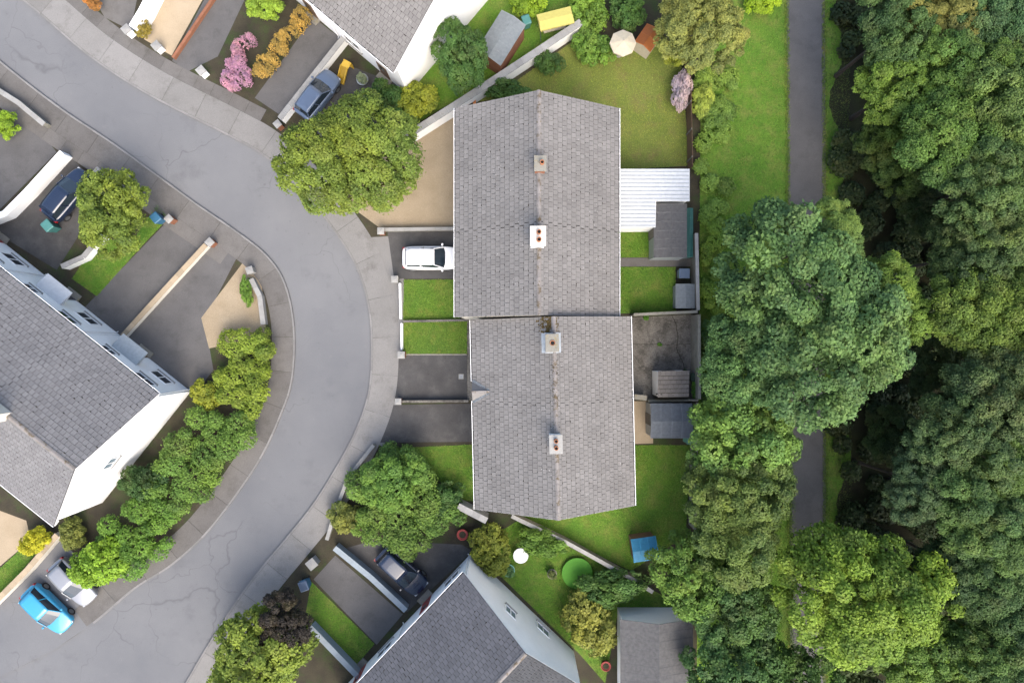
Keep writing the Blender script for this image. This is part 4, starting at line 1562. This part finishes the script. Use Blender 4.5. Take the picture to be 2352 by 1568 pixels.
shed('grey-felted shed behind the white-roofed extension', 1502, 468, 1578, 592, 2.2, 'felt_light', 'sheet_pale', .25, door='-x')
shed('low teal plastic store against the back wall by the grey-felted shed', 1576, 478, 1592, 590, 1.2, 'plastic_teal', 'plastic_teal', .08, 'storage_box', 'storage', over=.03)
shed('blue-grey roofed shed just south of the tiled shed', 1494, 926, 1590, 1006, 2.1, 'felt_blue', 'sheet_pale', .3, axis='x', door='-x')
shed('pale storage box at the back corner of the lawn north of the concrete yard', 1552, 652, 1596, 708, 1.2, 'sheet_pale', 'sheet_pale', .12, 'storage_box', 'storage')
shed('mint green store by the blue-grey shed back corner', 1578, 985, 1596, 1020, 1.3, 'plastic_mint', 'plastic_mint', .08, 'storage_box', 'storage', over=.03)
shed('white-walled garage with long grey roof at the bottom edge', 1425, 1422, 1592, 1680, 2.7, 'felt_light', 'white_render', .8, 'garage', 'garage', over=.2)
shed('pale blue sheet-roofed shed beside the white north gable', 1118, 32, 1184, 142, 2.2, 'sheet_pale', 'brick_red', .2, rz=R(-32), door='-x')
shed('orange-roofed small store under the pale olive tree', 1468, 62, 1512, 112, 1.5, 'orange_plastic', 'canvas_cream', .25, 'playhouse', 'playhouse', rz=R(-35))
shed('small playhouse with bright blue cover on the southern lawn corner', 1452, 1234, 1510, 1288, 1.5, 'tarp_blue', 'wood_brown', .2, 'playhouse', 'playhouse', rz=R(8), axis='x')

# white flat-roofed extension
P = [W(u, v, 2.7) for u, v in ((1424, 388), (1584, 388), (1584, 462), (1506, 462), (1506, 522), (1424, 522))]
o = W(1500, 455)
t = thing('rear_extension', 'white flat-roofed rear extension wrapping round the grey-felted shed', 'extension', (o.x, o.y, 0))
pts = [Vector((p.x - o.x, p.y - o.y)) for p in P]
m = MB()
c0 = Vector((.2, .4))
m.prism([p + (c0 - p).normalized() * .12 for p in pts], -.05, 2.6)
m.build('wall', M['white_render'], t)
m = MB()
m.prism(pts, 2.603, 2.72)
rf_ = m.build('roof', M['polycarbonate'], t)
for k in range(16):
    y = pts[0].y - .2 - k * .27
    if y > pts[4].y + .1:
        x1_ = pts[1].x if y > pts[2].y + .05 else pts[3].x
        quick_box('glazing_bar', M['sheet_pale'], rf_, pts[0].x + .05, x1_ - .05, y - .025, y + .025, 2.721, 2.75)

# ------------------------------------------------------------------ garden things
def parasol(label, u, v, r, mat):
    p = W(u, v, 2.2)
    t = thing('garden_parasol', label, 'parasol', (p.x, p.y, 0))
    m = MB()
    n = 8
    ring = [(r * math.cos(2 * math.pi * i / n), r * math.sin(2 * math.pi * i / n), 2.0) for i in range(n)]
    m.add(ring + [(0, 0, 2.45)] + [(x * 1.0, y * 1.0, 1.86) for x, y, z in ring], [(i, (i + 1) % n, n) for i in range(n)] + [(n + 1 + i, n + 1 + (i + 1) % n, (i + 1) % n, i) for i in range(n)])
    m.build('canopy', M[mat], t)
    m = MB()
    m.tube([(0, 0, 0), (0, 0, 2.5)], .02, 8)
    m.build('pole', M['steel_grey'], t)
    m = MB()
    m.lathe([(.25, 0), (.25, .06), (.06, .12)], 14)
    m.build('base', M['concrete_pale'], t)
    for k in range(4):
        a = math.pi / 4 + k * math.pi / 2
        mm = MB()
        mm.tube([(0, 0, 2.4), (r * .9 * math.cos(a), r * .9 * math.sin(a), 2.02)], .01, 5)
        mm.build('rib', M['steel_grey'], t)
    return t


parasol('open cream parasol at the top of the olive dry lawn', 1432, 96, .95, 'canvas_cream')


def round_table(label, u, v, r, mat):
    p = W(u, v, .7)
    t = thing('garden_table', label, 'table', (p.x, p.y, 0))
    m = MB()
    m.lathe([(r, .68), (r + .01, .7), (r, .72)], 20)
    m.build('table_top', M[mat], t)
    for k in range(4):
        a = k * math.pi / 2 + .4
        mm = MB()
        mm.tube([(r * .5 * math.cos(a), r * .5 * math.sin(a), .69), (r * .8 * math.cos(a), r * .8 * math.sin(a), 0)], .02, 6)
        mm.build('leg', M['steel_grey'], t)


round_table('white round garden table behind the slate-roofed house gable', 1196, 1276, .55, 'pvc_white')


def pot(label, u, v, r, h, mat, leafcol=None):
    p = W(u, v, h)
    t = thing('plant_pot', label, 'pot', (p.x, p.y, 0))
    m = MB()
    m.lathe([(r * .65, 0), (r * .95, h * .9), (r * 1.05, h * .9), (r * 1.05, h), (r * .9, h), (r * .88, h * .9)], 18)
    m.build('pot_body', M[mat], t, True)
    m = MB()
    m.lathe([(r * .86, h * .88), (r * .3, h * .93)], 14)
    m.build('compost', M['soil'], t)
    if leafcol:
        o = link('foliage', SMALL[1][0], t)
        o.location = (0, 0, h + r * .4)
        o.scale = (r * .9,) * 3
        o.color = (*leafcol, 1)


pot('big orange pot beside the long pale diagonal wall', 1077, 236, .5, .6, 'orange_plastic')
pot('red pot near the southern gable corner and wall', 1062, 1228, .4, .5, 'canvas_red')
pot('red pot left of the long grey garage roof', 1392, 1530, .36, .5, 'canvas_red')
pot('pale stone pot beside the round bright green play mat', 1268, 1318, .35, .5, 'concrete_pale', (.12, .16, .06))
pot('mint planter at the slate-roofed house gable', 1168, 1310, .45, .5, 'plastic_mint', (.1, .2, .08))
pot('pale tub among flowers before the north house', 832, 182, .42, .5, 'sheet_pale', (.2, .25, .18))

# yellow kayak-like slide: a toddler slide in yellow plastic before the north house
p = W(790, 158, .8)
t = thing('toddler_slide', 'yellow plastic toddler slide before the north house', 'slide', (p.x, p.y, 0), R(60))
m = MB()
m.add([(-.9, -.25, .08), (-.9, .25, .08), (.1, .25, .9), (.1, -.25, .9), (-.9, -.25, .03), (-.9, .25, .03), (.1, .25, .84), (.1, -.25, .84)],
      [(3, 2, 1, 0), (0, 1, 2, 3), (4, 5, 6, 7), (0, 4, 7, 3), (1, 2, 6, 5), (0, 1, 5, 4)])
m.build('chute', M['yellow_plastic'], t)
for s in (-1, 1):
    m = MB()
    m.add([(-.9, s * .25, .03), (.1, s * .25, .84), (.1, s * .25, 1.08), (-.9, s * .25, .26), (-.9, s * .29, .03), (.1, s * .29, .84), (.1, s * .29, 1.08), (-.9, s * .29, .26)],
          [(0, 1, 2, 3), (7, 6, 5, 4), (3, 2, 6, 7), (0, 3, 7, 4), (1, 5, 6, 2), (0, 4, 5, 1)])
    m.build('side_rail', M['yellow_plastic'], t)
    quick_box('ladder_side', M['yellow_plastic'], t, .5, .58, s * .27 - .04, s * .27 + .04, 0, .95)
quick_box('platform', M['yellow_plastic'], t, .1, .6, -.3, .3, .86, .91)
for k in range(3):
    quick_box('step', M['yellow_plastic'], t, .48, .66, -.25, .25, .2 + .22 * k, .24 + .22 * k)

# swing seat with pale yellow canopy
p = W(1276, 42, 1.9)
t = thing('swing_seat', 'swing seat with pale yellow canopy in the top garden', 'swing seat', (p.x, p.y, 0), R(14))
m = MB()
m.add([(-1.25, -.6, 1.85), (1.25, -.6, 1.85), (1.25, .6, 1.85), (-1.25, .6, 1.85), (-1.2, 0, 2.0), (1.2, 0, 2.0), (-1.25, -.6, 1.7), (1.25, -.6, 1.7), (1.25, .6, 1.7), (-1.25, .6, 1.7)],
      [(0, 1, 5, 4), (2, 3, 4, 5), (3, 0, 4), (1, 2, 5), (6, 7, 1, 0), (8, 9, 3, 2), (9, 6, 0, 3), (7, 8, 2, 1)])
m.build('canopy', M['canvas_yellow'], t)
for sx in (-1, 1):
    m = MB()
    m.tube([(sx * 1.15, -.6, 0), (sx * 1.15, -.05, 1.84), (sx * 1.15, .05, 1.84), (sx * 1.15, .6, 0)], .025, 6)
    m.build('frame_leg', M['steel_grey'], t)
quick_box('seat', M['canvas_cream'], t, -.85, .85, -.25, .3, .45, .55)
quick_box('backrest', M['canvas_cream'], t, -.85, .85, .3, .38, .55, 1.05)
for sx in (-1, 1):
    m = MB()
    m.tube([(sx * .8, 0, .5), (sx * .8, 0, 1.86)], .01, 5)
    m.build('hanger', M['steel_grey'], t)

# round green play mat / trampoline
p = W(1326, 1316, .3)
t = thing('trampoline', 'small round bright green trampoline in the southern garden', 'trampoline', (p.x, p.y, 0))
m = MB()
m.lathe([(1.12, .26), (1.15, .3), (1.12, .33), (.9, .335)], 24)
m.build('pad', M['play_green'], t)
m = MB()
m.lathe([(.88, .33), (.88, .345)], 24)
m.build('mat', M['play_green'], t)
for k in range(6):
    a = k * math.pi / 3
    mm = MB()
    mm.tube([(1.05 * math.cos(a), 1.05 * math.sin(a), 0), (1.05 * math.cos(a), 1.05 * math.sin(a), .3)], .025, 6)
    mm.build('leg', M['steel_grey'], t)


# ------------------------------------------------------------------ cars
def car(label, u, v, ang, paint, L=4.1, Wd=1.74, H=1.48, name='parked_car', estate=False):
    """front points along local +X; ang = heading in degrees"""
    p = W(u, v, .8)
    t = thing(name, label, 'car', (p.x, p.y, .012), R(ang), 'cars parked in front gardens')
    hl, hw = L / 2, Wd / 2
    st = [(-hl, .66, .45, .84), (-hl + .08, .86, .32, .95), (-hl + .5, .98, .22, .99), (-hl + 1.2, 1.0, .2, .97), (0, 1.0, .2, .95),
          (hl - 1.35, 1.0, .2, .93), (hl - .8, .98, .2, .86), (hl - .32, .89, .22, .77), (hl - .14, .76, .28, .70), (hl - .04, .58, .36, .64), (hl, .40, .44, .57)]
    m = MB()
    rings = []
    for (x, f, zb, zt) in st:
        w = hw * f
        half = [(w * .86, zb), (w * .985, zb + .12), (w, zb + (zt - zb) * .55), (w * .965, zt - .07), (w * .86, zt), (w * .45, zt + .035), (0, zt + .045)]
        ring = [(x, y, z) for y, z in half] + [(x, -y, z) for y, z in half[-2::-1]]
        rings.append(ring)
    n = len(rings[0])
    vs = [q for r in rings for q in r]
    fs = []
    for i in range(len(rings) - 1):
        for k in range(n - 1):
            fs.append((i * n + k, (i + 1) * n + k, (i + 1) * n + k + 1, i * n + k + 1))
        fs.append((i * n + n - 1, (i + 1) * n + n - 1, (i + 1) * n, i * n))
    fs.append(tuple(range(n)))
    fs.append(tuple((len(rings) - 1) * n + k for k in range(n))[::-1])
    m.add(vs, fs)
    b = m.build('body', M[paint], t, True)
    sb = b.modifiers.new('sub', 'SUBSURF')
    sb.levels = sb.render_levels = 2
    # greenhouse
    xb, xf = -hl + .2, hl - 1.05
    rb, rf = -hl + (.42 if not estate else .25), hl - 1.85
    zt = H
    bw, rw = hw * .86, hw * .66
    m = MB()
    zb = .93
    A = [(xb, -bw * .9, zb), (xf - .1, -bw, zb), (xf, -bw * .5, zb), (xf, bw * .5, zb), (xf - .1, bw, zb), (xb, bw * .9, zb)]
    B = [(rb, -rw * .95, zt - .06), (rf, -rw, zt - .05), (rf + .08, -rw * .5, zt - .04), (rf + .08, rw * .5, zt - .04), (rf, rw, zt - .05), (rb, rw * .95, zt - .06)]
    m.add(A + B, [(i, (i + 1) % 6, 6 + (i + 1) % 6, 6 + i) for i in range(6)] + [tuple(range(6, 12))])
    m.build('window_glass', M['glass_dark'], t)
    # roof panel and pillars
    m = MB()
    nx = 6
    vs, fs = [], []
    for i in range(nx + 1):
        x = rb - .03 + (rf - rb + .1) * i / nx
        arch = math.sin(math.pi * (i + .6) / (nx + 1.2))
        for k in range(7):
            y = (k / 3 - 1) * rw * (1.03 if 0 < i < nx else .97)
            z = zt - .05 + .05 * arch + .03 * (1 - (k / 3 - 1) ** 2)
            vs.append((x, y, z))
    for i in range(nx):
        for k in range(6):
            fs.append((i * 7 + k, (i + 1) * 7 + k, (i + 1) * 7 + k + 1, i * 7 + k + 1))
    m.add(vs, fs)
    rp = m.build('roof_panel', M[paint], t, True)
    so = rp.modifiers.new('solid', 'SOLIDIFY')
    so.thickness = .03
    for s in (-1, 1):
        for a_, b_, r_ in (((xf - .08, s * bw * 1.0, zb), (rf + .02, s * rw * 1.0, zt - .03), .035), ((xb + .04, s * bw * .9, zb), (rb + .02, s * rw * .96, zt - .04), .05),
                           (((xf + xb) / 2 - .1, s * bw * 1.0, zb), ((rf + rb) / 2 - .05, s * rw * 1.02, zt - .03), .03)):
            m = MB()
            m.tube([a_, b_], r_, 6)
            m.build('roof_pillar', M[paint], t)
        mr = MB()
        mr.box(xf - .28, xf - .14, s * (hw + .06) - .09, s * (hw + .06) + .09, .92, 1.04)
        o = mr.build('wing_mirror', M[paint], t)
        o.modifiers.new('bevel', 'BEVEL').width = .03
        quick_box('headlight', M['lamp_clear'], t, hl - .30, hl - .075, s * hw * .62 - .13, s * hw * .62 + .13, .54, .655)
        quick_box('tail_light', M['lamp_red'], t, -hl + .045, -hl + .2, s * hw * .74 - .1, s * hw * .74 + .1, .66, .88)
        for x in (-hl + .72, hl - .78):
            m = MB()
            m.tube([(x, s * (hw - .2), .305), (x, s * (hw - .005), .305)], .31, 20)
            wh = m.build('wheel', M['rubber'], t)
            m = MB()
            m.tube([(x, s * (hw - .02), .305), (x, s * (hw + .004), .305)], .2, 14)
            m.build('rim', M['steel_grey'], wh)
    return t


car('bright cyan hatchback parked at the lower left beside the silver car', 106, 1400, -45, 'paint_cyan', 4.1, 1.76)
car('silver car half under the lime bush beside the cyan hatchback', 165, 1338, -48, 'paint_silver', 3.9, 1.7)
car('white car nosed up to the terrace on its own drive', 990, 592, 0, 'paint_white', 4.2, 1.76)
car('dark navy car on the west drive next to the round green tree', 152, 446, 51, 'paint_navy', 4.3, 1.78)
car('slate blue car under the tree by the white diagonal wall', 728, 216, 53, 'paint_slate', 4.0, 1.72)
car('navy car tucked against the slate-roofed south house', 922, 1312, -43, 'paint_navy', 4.2, 1.76)

# ------------------------------------------------------------------ trees and shrubs
G = dict(mid=(.085, .155, .042), dark=(.045, .095, .035), deep=(.032, .07, .03), lime=(.17, .255, .03), olive=(.155, .165, .055), fresh=(.105, .18, .04),
         blue=(.075, .135, .068), yellow=(.19, .21, .035), warm=(.125, .165, .04), purple=(.022, .017, .022), grey=(.10, .14, .07))
# street side
plant('big', 'broadleaf_tree', 'large spreading green tree over the tan gravel garden and footpath', 'tree', 815, 362, 140, 4.6, G['warm'], idx=2, sxy=(1.05, .98))
plant('mid', 'round_tree', 'round green tree beside the blue bin in the west garden', 'tree', 262, 490, 88, 2.8, G['warm'], idx=0, sxy=(.95, 1.05))
plant('mid', 'round_tree', 'dark round tree against the white north gable', 'tree', 1058, 126, 68, 3.0, G['dark'], idx=1, sxy=(.95, 1.12))
plant('small', 'garden_shrub', 'yellow-green shrub at the foot of the white north gable', 'shrub', 952, 232, 46, .9, G['yellow'])
plant('small', 'garden_shrub', 'dark green shrub between the large spreading tree and yellow-green shrub', 'shrub', 888, 232, 46, .9, G['dark'])
plant('small', 'garden_shrub', 'green shrub at the inner side of the long pale wall by the terrace end', 'shrub', 1165, 215, 36, .9, G['dark'], sxy=(1.5, .8))
plant('small', 'garden_shrub', 'dark green shrub where the olive lawn meets the long pale wall', 'shrub', 1262, 146, 30, .9, G['dark'])
plant('small', 'garden_shrub', 'fresh green shrub left of the cream parasol', 'shrub', 1362, 112, 44, .8, G['fresh'])
plant('small', 'garden_shrub', 'bright green shrub behind the swing seat', 'shrub', 1215, 8, 36, .8, G['lime'])
plant('small', 'garden_shrub', 'green shrub at the top edge right of the swing seat', 'shrub', 1350, 22, 50, .9, G['fresh'])
plant('small', 'garden_shrub', 'dark shrub at the top edge before the pale olive tree', 'shrub', 1440, 25, 44, .9, G['dark'])
plant('small', 'garden_shrub', 'lime shrub at the top edge above the pink flowering hedge', 'shrub', 612, 14, 36, .8, (.2, .3, .06))
plant('small', 'garden_shrub', 'ochre shrub at the end of the short white wall', 'shrub', 330, 66, 20, .6, (.2, .15, .04))
plant('small', 'garden_shrub', 'yellow-green shrub at the far left edge by the drive', 'shrub', 6, 288, 34, .7, G['lime'])
plant('small', 'garden_shrub', 'small rust shrub at the top left edge', 'shrub', 214, 2, 20, .6, (.3, .13, .06))
mass('flowering_hedge', 'pink flowering hedge between two northern drives', 'hedge', [(560, 78), (598, 92), (560, 206), (518, 196), (530, 140)], .8, 9, (.2, .42), .05, (.33, .165, .36), 31, mat='petal')
mass('gold_hedge', 'clipped gold-leaved hedge along the tarmac drive', 'hedge', [(690, 20), (716, 36), (612, 176), (582, 168)], .8, 16, (.2, .32), .05, (.30, .195, .075), 32, zj=.1)
# shrub bank below the west gable
mass('shrub_border', 'yellow-green shrub mass on the bend above the worn footpath', 'shrubs', [(520, 772), (600, 762), (622, 800), (618, 900), (590, 960), (500, 930), (455, 920), (480, 870)], 1.0, 2.2, (.45, .8), .075, (.135, .185, .035), 33, height=.8)
mass('shrub_border', 'mid-green shrub mass halfway down the bank below the west gable', 'shrubs', [(430, 950), (590, 965), (560, 1020), (500, 1095), (420, 1180), (340, 1120), (370, 1050), (440, 975)], 1.1, 2.0, (.5, .85), .078, (.085, .15, .04), 34, height=.9)
mass('shrub_border', 'green shrub mass at the lower end of the bank above the lime bush', 'shrubs', [(350, 1120), (425, 1185), (370, 1265), (300, 1320), (225, 1235), (280, 1165)], 1.0, 2.0, (.45, .8), .075, (.08, .155, .035), 35, height=.8)
plant('small', 'garden_shrub', 'dark conical shrub by the white west gable wall', 'shrub', 330, 1105, 44, 1.3, G['deep'])
plant('small', 'garden_shrub', 'rounded lime-green bush at the drive beside the silver car', 'bush', 235, 1288, 58, 1.1, (.155, .25, .035))
plant('small', 'garden_shrub', 'yellow bush at the head of the sandy wall', 'bush', 85, 1240, 32, .7, (.36, .32, .03))
plant('small', 'garden_shrub', 'small olive bush under the foot of the white west gable', 'bush', 170, 1225, 32, .6, G['olive'])
plant('small', 'garden_shrub', 'golden shrub at the corner of the west gable', 'shrub', 470, 905, 32, .8, G['yellow'])
plant('small', 'garden_shrub', 'thin green shrub inside the curved pale footpath wall', 'shrub', 566, 668, 18, .5, G['fresh'], sxy=(.8, 1.8))
# southern end-terrace front
mass('shrub_border', 'mixed green shrubs filling the southern end-terrace front corner', 'shrubs', [(880, 1030), (945, 1025), (1000, 1110), (1060, 1180), (1020, 1250), (930, 1270), (860, 1265), (800, 1190), (815, 1100)], 1.2, 1.6, (.5, .9), .08, (.095, .16, .045), 36, height=1.0)
plant('mid', 'small_tree', 'light green small tree in the southern end-terrace front corner', 'tree', 905, 1100, 72, 2.4, G['mid'], idx=2)
plant('small', 'garden_shrub', 'dark shrub close to the wall of the southern end-terrace front', 'shrub', 1022, 1150, 44, .9, G['dark'])
plant('small', 'garden_shrub', 'yellowish shrub over the footpath below the southern end-terrace', 'shrub', 795, 1188, 38, .8, G['olive'])
plant('small', 'garden_shrub', 'small white-flowered shrub at the footpath by the southern end-terrace', 'shrub', 828, 1112, 20, .7, (.32, .36, .3))
plant('small', 'garden_shrub', 'olive shrub beside the red pot behind the south house', 'shrub', 1125, 1258, 52, .9, (.13, .15, .035))
plant('small', 'garden_shrub', 'soft green shrub between white table and grey stepped wall', 'shrub', 1240, 1245, 40, .8, G['mid'], sxy=(1.4, .8))
plant('small', 'garden_shrub', 'green shrub left of the long grey garage', 'shrub', 1350, 1425, 58, 1.0, G['olive'], sxy=(1, 1.2))
plant('small', 'garden_shrub', 'dark green shrub below the trampoline', 'shrub', 1400, 1345, 56, .9, G['dark'], sxy=(1.4, .8))
# bottom left
plant('mid', 'broadleaf_tree', 'bushy green tree at the bottom edge beside the dark purple tree', 'tree', 595, 1500, 112, 3.0, G['warm'], idx=1)
plant('mid', 'purple_leaf_tree', 'dark purple-leaved tree at the street corner by the slate blue bin', 'tree', 652, 1428, 66, 3.6, G['purple'], idx=2)
# back boundary line and park
plant('small', 'garden_shrub', 'pale pink flowering shrub against the dark timber fence', 'shrub', 1564, 208, 32, .9, (.36, .27, .46), sxy=(.7, 1.5), mat='petal')
plant('small', 'garden_shrub', 'yellow shrub at the top end of the dark timber fence', 'shrub', 1556, 128, 26, .8, G['yellow'])
plant('small', 'garden_shrub', 'pale yellow-green shrub outside the dark timber fence', 'shrub', 1612, 232, 30, .9, (.22, .27, .08), sxy=(.8, 1.3))
plant('small', 'garden_shrub', 'bright lime shrub at the top edge on the park verge', 'shrub', 1752, 4, 34, .7, (.2, .3, .03))
mass('hedgerow', 'ragged green hedgerow between the dark timber fence and park lawn', 'hedge', [(1604, 180), (1650, 130), (1690, 160), (1672, 470), (1640, 500), (1606, 480)], .45, 1.3, (.35, .75), .075, (.125, .20, .055), 41, height=.4, zj=.15)
mass('hedgerow', 'ragged green hedgerow behind the grey-felted shed', 'hedge', [(1606, 485), (1660, 500), (1672, 560), (1650, 720), (1612, 718)], .5, 1.4, (.35, .75), .075, (.125, .20, .04), 42, height=.45, zj=.15)
mass('hedgerow', 'dark ivy-green hedgerow behind the lichened yard wall', 'hedge', [(1622, 722), (1670, 722), (1680, 930), (1620, 930)], .9, 1.6, (.45, .75), .08, (.05, .10, .035), 43, height=.8)
plant('big', 'broadleaf_tree', 'pale olive tree at the top edge on the garden boundary', 'tree', 1602, 52, 104, 4.5, (.17, .18, .075), idx=3)
plant('big', 'broadleaf_tree', 'huge blue-green tree overhanging the park path east of the concrete yard', 'tree', 1856, 730, 212, 9.0, G['blue'], idx=1, sxy=(.95, 1.02))
plant('big', 'broadleaf_tree', 'green tree leaning from the huge blue-green tree towards the yard wall', 'tree', 1730, 800, 130, 7.0, (.06, .115, .055), idx=0)
plant('big', 'broadleaf_tree', 'lighter green tree on the east flank of the huge blue-green tree', 'tree', 2040, 700, 92, 8.0, (.10, .165, .045), idx=3)
plant('big', 'broadleaf_tree', 'pale green crown at the north tip of the huge blue-green tree', 'tree', 1900, 560, 84, 8.5, (.105, .165, .065), idx=0)
plant('mid', 'broadleaf_tree', 'fresh green round tree just south of the huge blue-green tree', 'tree', 1702, 1000, 112, 6.0, (.095, .165, .055), idx=0)
plant('big', 'broadleaf_tree', 'olive-green tree beside the southern lawn back wall', 'tree', 1690, 1168, 132, 6.0, (.085, .125, .045), idx=1)
plant('mid', 'broadleaf_tree', 'mid-green tree right of the bright blue playhouse', 'tree', 1592, 1320, 96, 4.0, (.085, .15, .04), idx=1)
plant('mid', 'broadleaf_tree', 'dark green tree at the garage gable corner', 'tree', 1690, 1390, 92, 4.5, (.05, .10, .04), idx=2)
plant('big', 'broadleaf_tree', 'bright yellow-green tree east of the park path near the bottom', 'tree', 1975, 1360, 168, 7.5, (.135, .205, .04), idx=0)
plant('mid', 'broadleaf_tree', 'dark tree at the bottom edge between garage and park path', 'tree', 1680, 1520, 100, 4.0, (.045, .095, .04), idx=0)
plant('mid', 'understorey_tree', 'low dark tree south of the bright yellow-green tree at the bottom', 'tree', 1820, 1560, 90, 4.0, (.05, .10, .035), idx=1)
wood = [
    (2060, 60, 100, 8, (.05, .095, .05), 'dark woodland tree at the top nearest the park path'),
    (2160, 30, 84, 9, (.14, .14, .06), 'brownish-olive woodland tree at the top edge'),
    (2290, 40, 105, 9, (.05, .10, .06), 'deep green woodland tree in the top right corner'),
    (2080, 190, 112, 7, (.085, .14, .035), 'yellowish-green woodland tree on the edge by the upper path'),
    (2215, 165, 100, 9, (.075, .13, .04), 'mid-green woodland tree second in from the upper path'),
    (2330, 250, 118, 10, (.095, .145, .06), 'pale grey-green woodland tree at the right edge, upper part'),
    (2050, 350, 84, 4.0, (.05, .085, .028), 'dark low woodland tree beside the middle of the upper path'),
    (2190, 320, 120, 9, (.06, .11, .035), 'green woodland tree in the upper middle of the wood'),
    (2280, 420, 120, 9.5, (.055, .095, .045), 'dull green woodland tree right of the upper middle'),
    (2130, 470, 74, 3.5, (.032, .055, .024), 'very dark woodland tree north-east of the huge blue-green tree'),
    (2330, 560, 110, 9, (.075, .115, .045), 'olive-green woodland tree at the right edge, upper centre'),
    (2220, 590, 96, 8.5, (.05, .08, .038), 'shadowy woodland tree north-east of the lighter flank tree'),
    (2260, 720, 116, 9, (.085, .13, .035), 'yellowish woodland tree right of the lighter flank tree'),
    (2160, 850, 74, 4.5, (.032, .055, .028), 'blackish-green woodland tree below the lighter flank tree'),
    (2300, 880, 122, 9.5, (.055, .085, .045), 'grey-green woodland tree at the right edge, centre'),
    (2060, 1010, 70, 3.0, (.028, .05, .022), 'low black-green woodland tree beside the lower path'),
    (2200, 1010, 105, 9, (.055, .09, .045), 'dusky woodland tree in the lower middle of the wood'),
    (2320, 1060, 105, 9, (.065, .11, .035), 'mid-green woodland tree at the right edge, lower centre'),
    (2110, 1110, 80, 8, (.05, .085, .055), 'blue-tinged woodland tree above the bright yellow-green tree'),
    (2230, 1170, 105, 9, (.055, .10, .045), 'green woodland tree right of the blue-tinged tree'),
    (2330, 1230, 95, 9.5, (.06, .105, .04), 'woodland tree at the right edge in the lower third'),
    (2190, 1300, 92, 7.5, (.04, .075, .04), 'dark woodland tree on the right shoulder of the bright yellow-green tree'),
    (2290, 1370, 100, 8.5, (.05, .09, .04), 'woodland tree two crowns right of the bright yellow-green tree'),
    (2120, 1520, 118, 7, (.09, .15, .04), 'fresh green woodland tree at the bottom edge'),
    (2260, 1530, 112, 8, (.06, .105, .04), 'woodland tree at the bottom edge near the right corner'),
    (2360, 1480, 90, 9, (.05, .09, .045), 'woodland tree in the bottom right corner'),
]
for i, (u, v, r, z, c, lab) in enumerate(wood):
    plant('big', 'woodland_tree', lab, 'tree', u, v, r, z, c, group='woodland trees east of the park path', idx=i % 5)
mass('undergrowth', 'dark bramble undergrowth below the woodland trees', 'undergrowth', [(1935, -60), (2420, -60), (2420, 1640), (1935, 1640), (1945, 1300), (1925, 1000), (1945, 700), (1922, 400), (1940, 200)], .5, .6, (.6, 1.1), .13, (.024, .042, .014), 51, kind='stuff', height=.5)
# yard weeds
for k, (u, v, r, lab) in enumerate(((1515, 791, 6, 'green weed tuft in the joint of the concrete yard'), (1484, 728, 9, 'weeds along the north wall of the concrete yard'),
                                    (1574, 850, 5, 'weed at the shed corner where the long crack ends'))):
    plant('small', 'weed_plant', lab, 'weed', u, v, r * .8, .05, (.07, .16, .03), crown_name='foliage')
plant('small', 'garden_shrub', 'bright green shrub growing behind the tiled shed', 'shrub', 1600, 897, 16, .9, (.09, .21, .05), sxy=(.8, 1.3))
